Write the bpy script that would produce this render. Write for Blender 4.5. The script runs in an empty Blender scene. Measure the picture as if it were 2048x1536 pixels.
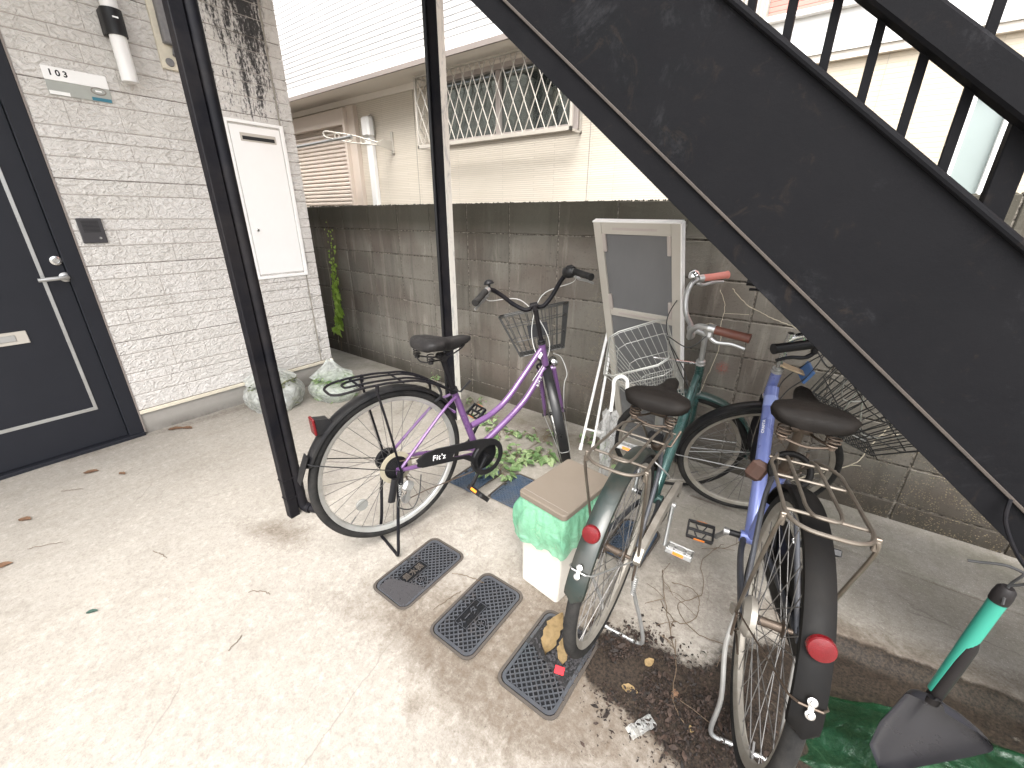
import bpy, math, random
import numpy as np
from mathutils import Vector, Matrix, noise
R_ = math.radians
SC = bpy.context.scene
COL = SC.collection

# ------------------------------------------------------------------ camera, world, sun, exposure
cam = bpy.data.cameras.new('camera'); camo = bpy.data.objects.new('camera', cam); COL.objects.link(camo)
cam.sensor_width = 36; cam.lens = 36*832.07/2048; cam.clip_start = 0.02; cam.clip_end = 300
camo.matrix_world = Matrix(((0.8052552, -0.22417538, 0.54891663, 4.26942708),
                            (0.59291484, 0.29818803, -0.74802132, -2.50917284),
                            (0.0040076, 0.92780887, 0.37303437, 1.43322596), (0, 0, 0, 1)))
SC.camera = camo
SC.view_settings.view_transform = 'Standard'; SC.view_settings.look = 'None'
SC.view_settings.exposure = 2.25; SC.view_settings.gamma = 1
SC.render.resolution_x, SC.render.resolution_y = 1024, 768
wd = bpy.data.worlds.new('World'); SC.world = wd; wd.use_nodes = True
wn = wd.node_tree.nodes; wl = wd.node_tree.links; bg = wn['Background']
sky = wn.new('ShaderNodeTexSky'); sky.sky_type = 'NISHITA'; sky.sun_disc = False
SUN_EL, SUN_AZ = R_(56), R_(152)
sky.sun_elevation = SUN_EL; sky.sun_rotation = SUN_AZ; sky.air_density = 1.0; sky.dust_density = 4.0; sky.ozone_density = 1.0
hs = wn.new('ShaderNodeHueSaturation'); hs.inputs['Saturation'].default_value = 0.22
wl.new(sky.outputs[0], hs.inputs['Color']); wl.new(hs.outputs[0], bg.inputs[0]); bg.inputs[1].default_value = 0.15
sl = bpy.data.lights.new('sun', 'SUN'); sl.energy = .6; sl.angle = R_(35); sl.color = (1, .955, .89)
so = bpy.data.objects.new('sun', sl); COL.objects.link(so)
sd = Vector((math.sin(SUN_AZ)*math.cos(SUN_EL), math.cos(SUN_AZ)*math.cos(SUN_EL), math.sin(SUN_EL)))
so.rotation_euler = sd.to_track_quat('Z', 'Y').to_euler()
cy = SC.cycles
cy.max_bounces = 8; cy.diffuse_bounces = 5; cy.transparent_max_bounces = 16

# ------------------------------------------------------------------ helpers
rng = random.Random(7)
def V(*a): return np.array(a, float)
def rz(a): c, s = math.cos(a), math.sin(a); return np.array([[c, -s, 0], [s, c, 0], [0, 0, 1.]])
def rx(a): c, s = math.cos(a), math.sin(a); return np.array([[1., 0, 0], [0, c, -s], [0, s, c]])
def ry(a): c, s = math.cos(a), math.sin(a); return np.array([[c, 0, s], [0, 1., 0], [-s, 0, c]])
def axrot(k, s):
    K = np.array([[0, -k[2], k[1]], [k[2], 0, -k[0]], [-k[1], k[0], 0]]); return np.eye(3)+math.sin(s)*K+(1-math.cos(s))*K@K
def nz(x, y, z=0.): return noise.noise(Vector((x, y, z)))
def gh(y):  # ground height: slab falls towards the block wall
    return float(np.interp(y, [-1.3, -.5, 0], [.085, .03, .005]))

class MB:
    def __init__(s, fn=None): s.v = []; s.f = []; s.fn = fn; s.uv = None
    def add(s, vs, fs):
        o = len(s.v)
        for p in vs: s.v.append(tuple(float(q) for q in (s.fn(p) if s.fn else p)))
        s.f += [tuple(o+i for i in f) for f in fs]
    def box(s, c, d, rot=None, bev=0):
        c = np.array(c, float); h = np.array(d, float)/2
        if bev > 0:
            b = min(bev, h.min()*.9); vs = []; idx = {}
            for sx in (-1, 1):
                for sy in (-1, 1):
                    for sz in (-1, 1):
                        sg = np.array([sx, sy, sz])
                        for ax in range(3):
                            m = np.full(3, b); m[ax] = 0; idx[(sx, sy, sz, ax)] = len(vs); vs.append(sg*(h-m))
            fs = []
            for ax in range(3):
                o1, o2 = [a for a in range(3) if a != ax]
                for sg in (-1, 1):
                    q = []
                    for a, b2 in ((-1, -1), (1, -1), (1, 1), (-1, 1)):
                        k = [0, 0, 0]; k[ax] = sg; k[o1] = a; k[o2] = b2; q.append(idx[(*k, ax)])
                    fs.append(tuple(q))
            for ax in range(3):  # edges along ax
                o1, o2 = [a for a in range(3) if a != ax]
                for a in (-1, 1):
                    for b2 in (-1, 1):
                        k0 = [0, 0, 0]; k1 = [0, 0, 0]; k0[ax] = -1; k1[ax] = 1
                        for k in (k0, k1): k[o1] = a; k[o2] = b2
                        fs.append((idx[(*k0, o1)], idx[(*k1, o1)], idx[(*k1, o2)], idx[(*k0, o2)]))
            for sx in (-1, 1):
                for sy in (-1, 1):
                    for sz in (-1, 1): fs.append(tuple(idx[(sx, sy, sz, ax)] for ax in range(3)))
        else:
            vs = [np.array([x, y, z])*h for x in (-1, 1) for y in (-1, 1) for z in (-1, 1)]
            fs = [(0, 1, 3, 2), (4, 6, 7, 5), (0, 4, 5, 1), (2, 3, 7, 6), (0, 2, 6, 4), (1, 5, 7, 3)]
        if rot is not None: vs = [rot@v for v in vs]
        s.add([c+v for v in vs], fs)
    def bb(s, x0, x1, y0, y1, z0, z1, bev=0): s.box(((x0+x1)/2, (y0+y1)/2, (z0+z1)/2), (abs(x1-x0), abs(y1-y0), abs(z1-z0)), None, bev)
    def tube(s, P, r, n=8, closed=False, caps=True, flat=None):
        P = [np.array(p, float) for p in P]; m = len(P)
        rr = r if hasattr(r, '__len__') else [r]*m
        T = []
        for i in range(m):
            if closed: t = P[(i+1) % m]-P[i-1]
            else: t = P[min(i+1, m-1)]-P[max(i-1, 0)]
            T.append(t/(np.linalg.norm(t)+1e-12))
        a = np.array([0, 0, 1.]) if abs(T[0][2]) < .9 else np.array([1., 0, 0])
        u = np.cross(T[0], a); u /= np.linalg.norm(u); vs = []
        for i in range(m):
            u = u-T[i]*(u@T[i]); u /= np.linalg.norm(u)+1e-12; w = np.cross(T[i], u)
            for k in range(n):
                t = 2*math.pi*k/n; vs.append(P[i]+rr[i]*(math.cos(t)*u*(flat or 1)+math.sin(t)*w))
        fs = []
        for i in range(m if closed else m-1):
            j = (i+1) % m
            for k in range(n): fs.append((i*n+k, i*n+(k+1) % n, j*n+(k+1) % n, j*n+k))
        if caps and not closed: fs += [tuple(range(n-1, -1, -1)), tuple(range((m-1)*n, m*n))]
        s.add(vs, fs)
    def cyl(s, a, b, r, n=12): s.tube([a, b], r, n)
    def lathe(s, prof, c, axis, n=24, ref=None, a0=0, a1=2*math.pi, closedprof=False):
        c = np.array(c, float); ax = np.array(axis, float); ax /= np.linalg.norm(ax)
        if ref is None: ref = np.array([0, 0, 1.]) if abs(ax[2]) < .9 else np.array([1., 0, 0])
        u = np.array(ref, float); u = u-ax*(u@ax); u /= np.linalg.norm(u); w = np.cross(ax, u)
        full = abs(a1-a0) > 6.28; m = n if full else n+1; k = len(prof); vs = []
        for i in range(m):
            t = a0+(a1-a0)*i/n
            for (r, h) in prof: vs.append(c+ax*h+r*(math.cos(t)*u+math.sin(t)*w))
        fs = []
        for i in range(m if full else m-1):
            j = (i+1) % m
            for q in range(k if closedprof else k-1):
                q2 = (q+1) % k; fs.append((i*k+q, j*k+q, j*k+q2, i*k+q2))
        if closedprof and not full: fs += [tuple(range(k-1, -1, -1)), tuple((m-1)*k+q for q in range(k))]
        s.add(vs, fs)
    def prism(s, poly, f0, f1):  # poly list of 2d; f0,f1 map 2d -> 3d
        n = len(poly); s.add([f0(p) for p in poly]+[f1(p) for p in poly], [tuple(range(n-1, -1, -1)), tuple(range(n, 2*n))]+[(i, (i+1) % n, n+(i+1) % n, n+i) for i in range(n)])
    def build(s, name, m, parent=None, smooth=35, loc=None):
        me = bpy.data.meshes.new(name); me.from_pydata(s.v, [], s.f); me.validate()
        if smooth:
            me.shade_smooth()
            try: me.set_sharp_from_angle(angle=R_(smooth))
            except Exception: pass
        if m: me.materials.append(m)
        import bmesh
        b = bmesh.new(); b.from_mesh(me); bmesh.ops.recalc_face_normals(b, faces=b.faces); b.to_mesh(me); b.free()
        if smooth:
            try: me.set_sharp_from_angle(angle=R_(smooth))
            except Exception: pass
        o = bpy.data.objects.new(name, me); COL.objects.link(o)
        if parent is not None: o.parent = parent
        return o

def tag(o, label=None, cat=None, group=None, kind=None):
    if label: o['label'] = label
    if cat: o['category'] = cat
    if group: o['group'] = group
    if kind: o['kind'] = kind
    return o
def thing(name, label, cat, loc=(0, 0, 0), group=None, mat=None):
    o = bpy.data.objects.new(name, None); COL.objects.link(o); o.empty_display_size = .1
    if mat is not None: o.matrix_world = mat
    else: o.location = loc
    return tag(o, label, cat, group)
def cr(P, n=6, closed=False):  # catmull-rom
    P = [np.array(p, float) for p in P]; m = len(P); out = []
    rng_ = range(m if closed else m-1)
    for i in rng_:
        if closed: a, b, c, d = P[i-1], P[i], P[(i+1) % m], P[(i+2) % m]
        else: a, b, c, d = P[max(i-1, 0)], P[i], P[i+1], P[min(i+2, m-1)]
        for k in range(n):
            t = k/n; out.append(.5*((2*b)+(c-a)*t+(2*a-5*b+4*c-d)*t*t+(3*b-a-3*c+d)*t**3))
    if not closed: out.append(P[-1])
    return out
def text_mesh(name, txt, size, M, m, parent=None, depth=.0006, sx=1.0, bold=0.):
    cu = bpy.data.curves.new(name, 'FONT'); cu.body = txt; cu.size = size; cu.extrude = depth; cu.align_x = 'CENTER'; cu.align_y = 'CENTER'; cu.offset = bold; cu.space_character = 1.12 if "'" in txt else 1.0
    o = bpy.data.objects.new(name+'_tmp', cu); COL.objects.link(o)
    dg = bpy.context.evaluated_depsgraph_get(); me = bpy.data.meshes.new_from_object(o.evaluated_get(dg)); bpy.data.objects.remove(o)
    me.name = name; me.transform(Matrix.Diagonal((sx, 1, 1, 1))); me.transform(M); me.materials.clear(); me.materials.append(m)
    o = bpy.data.objects.new(name, me); COL.objects.link(o)
    if parent is not None: o.parent = parent
    return o
def basis(x, y, z, o):  # columns
    return Matrix(((x[0], y[0], z[0], o[0]), (x[1], y[1], z[1], o[1]), (x[2], y[2], z[2], o[2]), (0, 0, 0, 1)))

# ------------------------------------------------------------------ materials
class NT:
    def __init__(s, name):
        s.m = bpy.data.materials.new(name); s.m.use_nodes = True; s.n = s.m.node_tree.nodes; s.l = s.m.node_tree.links; s.b = s.n['Principled BSDF']
    def node(s, t, **k):
        o = s.n.new(t)
        for a, b in k.items(): setattr(o, a, b)
        return o
    def set(s, inp, v):
        if v is None: return
        if hasattr(v, 'is_output'): s.l.new(v, inp)
        else: inp.default_value = v if not (isinstance(v, tuple) and len(v) == 3 and inp.type == 'RGBA') else (*v, 1)
    def coord(s, scale=(1, 1, 1), loc=(0, 0, 0), rot=(0, 0, 0)):
        tc = s.node('ShaderNodeTexCoord'); mp = s.node('ShaderNodeMapping'); s.l.new(tc.outputs['Object'], mp.inputs[0])
        mp.inputs['Scale'].default_value = scale; mp.inputs['Location'].default_value = loc; mp.inputs['Rotation'].default_value = rot
        return mp.outputs[0]
    def noise(s, scale=5, detail=6, rough=.6, vec=None, dist=0, col=False):
        o = s.node('ShaderNodeTexNoise'); o.inputs['Scale'].default_value = scale; o.inputs['Detail'].default_value = detail
        o.inputs['Roughness'].default_value = rough; o.inputs['Distortion'].default_value = dist
        s.l.new(vec if vec is not None else s.coord(), o.inputs['Vector']); return o.outputs['Color' if col else 'Fac']
    def voro(s, scale=5, vec=None, feat='F1', out='Distance', rnd=1.):
        o = s.node('ShaderNodeTexVoronoi', feature=feat); o.inputs['Scale'].default_value = scale; o.inputs['Randomness'].default_value = rnd
        s.l.new(vec if vec is not None else s.coord(), o.inputs['Vector']); return o.outputs[out]
    def ramp(s, f, *st):
        o = s.node('ShaderNodeValToRGB'); e = o.color_ramp.elements
        while len(e) < len(st): e.new(.5)
        for k, (p, c) in zip(e, st): k.position = p; k.color = (c, c, c, 1) if not hasattr(c, '__len__') else (*c, 1)
        s.l.new(f, o.inputs[0]); return o.outputs[0]
    def mix(s, a, b, f, mode='MIX'):
        o = s.node('ShaderNodeMix', data_type='RGBA', blend_type=mode); s.set(o.inputs['Factor'], f); s.set(o.inputs['A'], a); s.set(o.inputs['B'], b); return o.outputs['Result']
    def math(s, op, a, b=None, c=None, clamp=False):
        o = s.node('ShaderNodeMath', operation=op); o.use_clamp = clamp; s.set(o.inputs[0], a); s.set(o.inputs[1], b)
        if c is not None: s.set(o.inputs[2], c)
        return o.outputs[0]
    def xyz(s):
        o = s.node('ShaderNodeSeparateXYZ'); s.l.new(s.coord(), o.inputs[0]); return o.outputs
    def mr(s, v, a, b, c=0., d=1.):
        o = s.node('ShaderNodeMapRange'); s.set(o.inputs[0], v); o.inputs[1].default_value = a; o.inputs[2].default_value = b; o.inputs[3].default_value = c; o.inputs[4].default_value = d
        return o.outputs[0]
    def attr(s, n):
        o = s.node('ShaderNodeAttribute'); o.attribute_name = n; return o.outputs['Fac']
    def bump(s, h, strength=.3, dist=.01, prev=None):
        o = s.node('ShaderNodeBump'); s.l.new(h, o.inputs['Height']); o.inputs['Strength'].default_value = strength; o.inputs['Distance'].default_value = dist
        if prev is not None: s.l.new(prev, o.inputs['Normal'])
        s.l.new(o.outputs[0], s.b.inputs['Normal']); return o.outputs[0]
    def out(s, col=None, rough=None, metal=None, **k):
        s.set(s.b.inputs['Base Color'], col); s.set(s.b.inputs['Roughness'], rough); s.set(s.b.inputs['Metallic'], metal)
        for a, v in k.items(): s.set(s.b.inputs[a.replace('_', ' ')], v)
        return s.m
def plain(name, col, rough=.5, metal=0., var=.12, sc=14, bmp=0.06, dirt=None, dirtc=(.12, .09, .06), spec=.5, **k):
    t = NT(name); n = t.noise(sc, 6, .65)
    c = t.mix(tuple(q*(1-var) for q in col), tuple(min(1, q*(1+var)) for q in col), n)
    if dirt:
        d = t.ramp(t.noise(sc*.35, 8, .75, dist=.6), (.5-dirt*.35, 0.), (.62, 1.)); c = t.mix(c, dirtc, t.math('MULTIPLY', d, dirt))
    r = t.mr(n, .3, .7, max(.03, rough-.08), min(1, rough+.1))
    if bmp: t.bump(t.noise(sc*9, 4, .6), bmp, .002)
    t.set(t.b.inputs['Specular IOR Level'], spec)
    return t.out(c, r, metal, **k)
M = {}
M['black_paint'] = plain('black_paint', (.0055, .0055, .0075), .5, spec=.12, metal=0, var=.35, sc=9, bmp=.12, dirt=.25, dirtc=(.04, .034, .03))
M['black_plastic'] = plain('black_plastic', (.008, .008, .009), .42, spec=.3, bmp=.05, dirt=.12, dirtc=(.05, .045, .04))
M['fender_black'] = plain('fender_black', (.007, .007, .008), .34, spec=.3, bmp=.02, dirt=.2, dirtc=(.04, .036, .03))
M['fender_dusty'] = plain('fender_dusty', (.005, .0049, .005), .5, spec=.09, bmp=.05, sc=20, dirt=.4, dirtc=(.010, .008, .006))
M['rubber'] = plain('rubber', (.009, .009, .009), .75, spec=.2, bmp=.3, sc=30, dirt=.3, dirtc=(.06, .055, .05))
M['seat_vinyl'] = plain('seat_vinyl', (.012, .011, .011), .55, spec=.2, bmp=.25, sc=40, dirt=.2, dirtc=(.06, .055, .05))
M['seat_brown'] = plain('seat_brown', (.0058, .0048, .0042), .6, spec=.1, bmp=.35, sc=40, dirt=.4, dirtc=(.013, .0105, .0085))
M['chrome'] = plain('chrome', (.62, .62, .61), .22, 1, .08, 20, .03, dirt=.2)
M['alloy'] = plain('alloy', (.42, .42, .41), .4, .8, .2, 12, .05)
M['rim_alloy'] = plain('rim_alloy', (.6, .6, .58), .35, .8, .1, 20, .05, dirt=.2)
M['rusty_steel'] = plain('rusty_steel', (.11, .09, .072), .5, .6, .3, 25, .2, dirt=.75, dirtc=(.07, .045, .03))
M['stay_grey'] = plain('stay_grey', (.045, .05, .06), .5, .2, .3, 25, .1, spec=.3, dirt=.5, dirtc=(.035, .027, .02))
M['rack_steel'] = plain('rack_steel', (.17, .15, .125), .4, .75, .3, 25, .1, dirt=.45, dirtc=(.09, .065, .045))
M['rim_dirty'] = plain('rim_dirty', (.36, .34, .3), .5, .6, .2, 20, .1, dirt=.5, dirtc=(.16, .13, .1))
M['purple_paint'] = plain('purple_paint', (.125, .06, .16), .3, .1, .07, 10, .01, Coat_Weight=.5, Coat_Roughness=.1)
M['green_paint'] = plain('green_paint', (.018, .06, .054), .28, .3, .2, 12, .02, dirt=.25, dirtc=(.1, .1, .09), Coat_Weight=.4)
M['blue_paint'] = plain('blue_paint', (.15, .185, .42), .3, .2, .12, 9, .02, dirt=.2, dirtc=(.2, .2, .25), Coat_Weight=.5)
M['darkgreen_fender'] = plain('darkgreen_fender', (.006, .018, .017), .35, .1, .2, 14, .03, spec=.3, dirt=.6, dirtc=(.045, .035, .027), Coat_Weight=.3)
M['red_reflector'] = plain('red_reflector', (.1, .003, .005), .2, 0, .5, 60, .5, spec=.3, Coat_Weight=.25)
M['orange'] = plain('orange_reflector', (.75, .22, .03), .2)
M['clear_reflector'] = plain('clear_reflector', (.2, .2, .185), .15)
M['brown_grip'] = plain('brown_grip', (.11, .03, .018), .55, bmp=.3, sc=50, dirt=.3)
M['brown_grip_lit'] = plain('brown_grip_lit', (.55, .19, .15), .5, bmp=.3, sc=50)  # the brown grip again, bright light on the far one painted into its colour
M['white_print'] = plain('white_print', (.8, .8, .8), .4)
M['cable'] = plain('cable', (.02, .02, .02), .4)
M['cable_grey'] = plain('cable_grey', (.5, .5, .48), .4)
M['basket_black'] = plain('basket_black', (.045, .045, .043), .35, .5)
M['spoke_dark'] = plain('spoke_dark', (.13, .125, .12), .4, .7)
M['basket_silver'] = plain('basket_silver', (.4, .4, .37), .35, .6)
M['cream_metal'] = plain('cream_metal', (.46, .43, .38), .4, .1, .06, 6, .02, dirt=.15, dirtc=(.3, .26, .2))
M['white_metal'] = plain('white_metal', (.8, .79, .77), .35, 0, .04, 6, .02)
M['shutter'] = plain('shutter', (.62, .54, .47), .5, 0, .05, 6, .02)
M['shutter_box'] = plain('shutter_box', (.58, .5, .43), .5, 0, .05, 6, .02)
M['soffit'] = plain('soffit', (.74, .69, .62), .7, 0, .04, 6, .05)
M['white_trim'] = plain('white_trim', (.78, .78, .76), .45, 0, .04, 6, .02)
M['grey_trim'] = plain('grey_trim', (.22, .19, .17), .5)
M['taupe'] = plain('taupe', (.42, .37, .34), .4, .1)
M['dark_room'] = plain('dark_room', (.035, .045, .045), .8)
M['white_plastic'] = plain('white_plastic', (.75, .74, .72), .4, 0, .04, 6, .02)
M['grey_box'] = plain('grey_box', (.12, .12, .13), .6, 0, .3, 30, .3, dirt=.4, dirtc=(.3, .28, .25))
M['cream_board'] = plain('cream_board', (.62, .57, .46), .6, 0, .08, 12, .1, dirt=.2)
M['sealant'] = plain('sealant', (.3, .28, .24), .7)
M['opening_shade'] = plain('opening_shade', (.02, .02, .02), .9)  # near-black that paints the shade inside the recess, slot and holes
M['umbrella_white'] = plain('umbrella_white', (.6, .6, .58), .3)
M['scoop_green'] = plain('scoop_green', (.02, .2, .145), .45, 0, .06, 10, .05)
M['scoop_black'] = plain('scoop_black', (.011, .0095, .0095), .55, 0, .1, 20, .15, spec=.2)
M['scoop_blade'] = plain('scoop_blade', (.022, .022, .026), .3, .1, .1, 14, .04, spec=.6)
M['cord'] = plain('cord', (.015, .015, .015), .8)
M['lid_brown'] = plain('lid_brown', (.135, .112, .088), .55, 0, .1, 5, .12, dirt=.3, dirtc=(.175, .15, .125), spec=.2)
M['bin_white'] = plain('bin_white', (.5, .47, .42), .5, 0, .04, 8, .05, dirt=.3, dirtc=(.3, .26, .21))
M['vine_stem'] = plain('vine_stem', (.13, .09, .05), .8)
M['dry_twig'] = plain('dry_twig', (.1, .07, .045), .85)
M['pale_twig'] = plain('pale_twig', (.45, .4, .3), .8)
M['wood'] = plain('wood', (.15, .1, .07), .7)
def leafmat(name, a, b, trans=.35, rough=.5):
    t = NT(name); oi = t.node('ShaderNodeObjectInfo'); g = t.node('ShaderNodeNewGeometry')
    c = t.mix(a, b, g.outputs['Random Per Island']); c = t.mix(c, tuple(q*.6 for q in a), t.ramp(t.noise(60, 3), (.45, 0.), (.7, .5)))
    t.bump(t.noise(90, 3), .3, .002)
    t.out(c, rough)
    tr = t.node('ShaderNodeBsdfTranslucent'); t.set(tr.inputs[0], c); mx = t.node('ShaderNodeMixShader'); mx.inputs[0].default_value = trans
    t.l.new(t.b.outputs[0], mx.inputs[1]); t.l.new(tr.outputs[0], mx.inputs[2]); t.l.new(mx.outputs[0], t.n['Material Output'].inputs[0]); return t.m
M['leaf_ivy'] = leafmat('leaf_ivy', (.3, .48, .06), (.5, .68, .16))
M['leaf_weed'] = leafmat('leaf_weed', (.11, .2, .07), (.4, .5, .26))
M['leaf_dead'] = leafmat('leaf_dead', (.07, .035, .02), (.2, .11, .06), .1, .7)
M['leaf_tan'] = leafmat('leaf_tan', (.17, .115, .05), (.26, .18, .085), .1, .7)
def plastic_bag(name, col, alpha, rough=.18, bscale=18):
    t = NT(name); v = t.coord(); n = t.noise(bscale, 5, .6, v, 1.2)
    t.bump(n, .9, .02)
    t.out(col, rough, 0, Specular_IOR_Level=.6)
    tl = t.node('ShaderNodeBsdfTranslucent'); t.set(tl.inputs[0], col); m1 = t.node('ShaderNodeMixShader'); m1.inputs[0].default_value = .45
    t.l.new(t.b.outputs[0], m1.inputs[1]); t.l.new(tl.outputs[0], m1.inputs[2])
    tp = t.node('ShaderNodeBsdfTransparent'); t.set(tp.inputs[0], tuple(min(1, .55+.45*q/max(col)) for q in col)); m2 = t.node('ShaderNodeMixShader')
    f = t.mr(n, .3, .7, max(0, alpha-.25), min(1, alpha+.2)); t.l.new(f, m2.inputs[0])
    t.l.new(tp.outputs[0], m2.inputs[1]); t.l.new(m1.outputs[0], m2.inputs[2]); t.l.new(m2.outputs[0], t.n['Material Output'].inputs[0]); return t.m
M['bag_clear'] = plastic_bag('bag_clear', (.85, .87, .85), .5)
M['bag_green'] = plastic_bag('bag_green', (.22, .5, .34), .66, .22, 16)
M['bag_darkgreen'] = plastic_bag('bag_darkgreen', (.022, .09, .045), .42, .2, 12)
M['umbrella_clear'] = plastic_bag('umbrella_clear', (.55, .55, .54), .45)
M['wrapper'] = plastic_bag('wrapper', (.75, .76, .74), .6, .15, 60)
def glass(name, col, rough=.05):
    t = NT(name); t.out(col, rough, 0, Specular_IOR_Level=1.0); return t.m
def glass2(name, col, alpha, rough=.03):
    t = NT(name); t.out(col, rough); t.b.inputs['Specular IOR Level'].default_value = 1.0
    tp = t.node('ShaderNodeBsdfTransparent'); m2 = t.node('ShaderNodeMixShader'); m2.inputs[0].default_value = alpha
    t.l.new(tp.outputs[0], m2.inputs[1]); t.l.new(t.b.outputs[0], m2.inputs[2]); t.l.new(m2.outputs[0], t.n['Material Output'].inputs[0]); return t.m
M['window_glass'] = glass2('window_glass', (.3, .34, .33), .72); M['window_glass'].node_tree.nodes['Principled BSDF'].inputs['Metallic'].default_value = .85
M['frosted_glass'] = plain('frosted_glass', (.22, .26, .25), .2, 0, .15, 1.2, 0)
def m_frost():
    t = NT('grey_panel'); n = t.noise(3, 6, .7, t.coord((1, 1, .4)), 1.5)
    c = t.mix((.115, .115, .118), (.165, .165, .165), n); sm = t.ramp(t.noise(2.2, 4, .6, t.coord((1, 1, 1), (3, 1, 0)), 1.), (.56, 0.), (.7, 1.))
    c = t.mix(c, (.26, .26, .26), t.math('MULTIPLY', sm, .5)); t.bump(t.noise(300, 2), .1, .001); return t.out(c, .35)
M['grey_panel'] = m_frost()

def m_concrete():
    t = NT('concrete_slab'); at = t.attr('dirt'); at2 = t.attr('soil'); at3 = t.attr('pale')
    big = t.noise(1.1, 8, .6, None, .5); mid = t.noise(7, 8, .7, None, .6); fine = t.noise(90, 5, .75); grain = t.noise(420, 3, .6)
    c = t.mix((.212, .194, .168), (.3, .279, .248), big)
    c = t.mix(c, (.33, .305, .265), t.math('MULTIPLY', t.ramp(mid, (.45, 0.), (.7, 1.)), .45))
    c = t.mix(c, (.12, .1, .08), t.math('MULTIPLY', t.ramp(fine, (.48, 0.), (.72, 1.)), .5))
    g2 = t.noise(38, 9, .82); c = t.mix(c, (.11, .09, .07), t.math('MULTIPLY', t.ramp(g2, (.54, 0.), (.7, 1.)), .36)); c = t.mix(c, (.42, .395, .35), t.math('MULTIPLY', t.ramp(g2, (.32, 1.), (.48, 0.)), .6))
    c = t.mix(c, (.48, .46, .42), t.math('MULTIPLY', t.ramp(grain, (.58, 0.), (.72, 1.)), .25))
    streak = t.noise(9, 6, .7, t.coord((1, .25, 1), rot=(0, 0, .55)), .8)
    c = t.mix(c, (.16, .14, .11), t.math('MULTIPLY', t.ramp(streak, (.5, 0.), (.75, 1.)), .35))
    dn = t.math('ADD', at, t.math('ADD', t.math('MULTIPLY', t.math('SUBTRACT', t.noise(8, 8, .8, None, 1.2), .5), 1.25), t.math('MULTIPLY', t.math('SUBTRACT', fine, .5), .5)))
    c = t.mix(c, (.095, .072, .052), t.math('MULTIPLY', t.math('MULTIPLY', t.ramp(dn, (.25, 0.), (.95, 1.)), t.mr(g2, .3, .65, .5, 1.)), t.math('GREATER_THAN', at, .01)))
    # dark specks of lichen and grit
    spk = t.ramp(t.noise(150, 4, .8), (.6, 0.), (.66, 1.)); area = t.ramp(t.noise(3.2, 5, .6, None, 1.), (.42, .12), (.62, 1.))
    c = t.mix(c, (.06, .05, .04), t.math('MULTIPLY', t.math('MULTIPLY', spk, area), t.math('ADD', t.math('MULTIPLY', at, 1.4), .16), clamp=True))
    pe = t.ramp(t.noise(260, 3, .6), (.62, 0.), (.68, 1.)); c = t.mix(c, (.66, .64, .6), t.math('MULTIPLY', pe, t.math('MULTIPLY', at3, .6)))
    sn = t.math('ADD', at2, t.math('MULTIPLY', t.math('SUBTRACT', t.noise(22, 8, .8), .5), .9))
    c = t.mix(c, t.mix((.005, .0036, .0025), (.045, .031, .021), t.ramp(t.noise(120, 6, .8), (.4, 0.), (.66, 1.))), t.ramp(sn, (.38, 0.), (.62, 1.)))
    # mossy olive near the wall
    y = t.xyz()[1]; mo = t.math('MULTIPLY', t.mr(y, -1.1, -.05), t.ramp(t.noise(4, 7, .7), (.4, 0.), (.65, 1.)))
    c = t.mix(c, (.12, .115, .075), t.math('MULTIPLY', mo, .55))
    cr_ = t.voro(1.3, t.mix(t.coord(), t.noise(3, 5, .6, col=True), .12), 'DISTANCE_TO_EDGE')
    crk = t.math('MULTIPLY', t.ramp(cr_, (.0, 1.), (.004, 0.)), t.ramp(t.noise(1.7, 3), (.5, 0.), (.56, 1.)))
    c = t.mix(c, (.1, .085, .07), t.math('MULTIPLY', crk, .45))
    h = t.math('ADD', t.math('MULTIPLY', fine, .6), t.math('MULTIPLY', mid, .8)); b = t.bump(h, .35, .006); t.bump(grain, .25, .0015, b)
    return t.out(c, t.mr(mid, .3, .7, .55, .85), 0, Specular_IOR_Level=.3)
M['concrete_slab'] = m_concrete()
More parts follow.
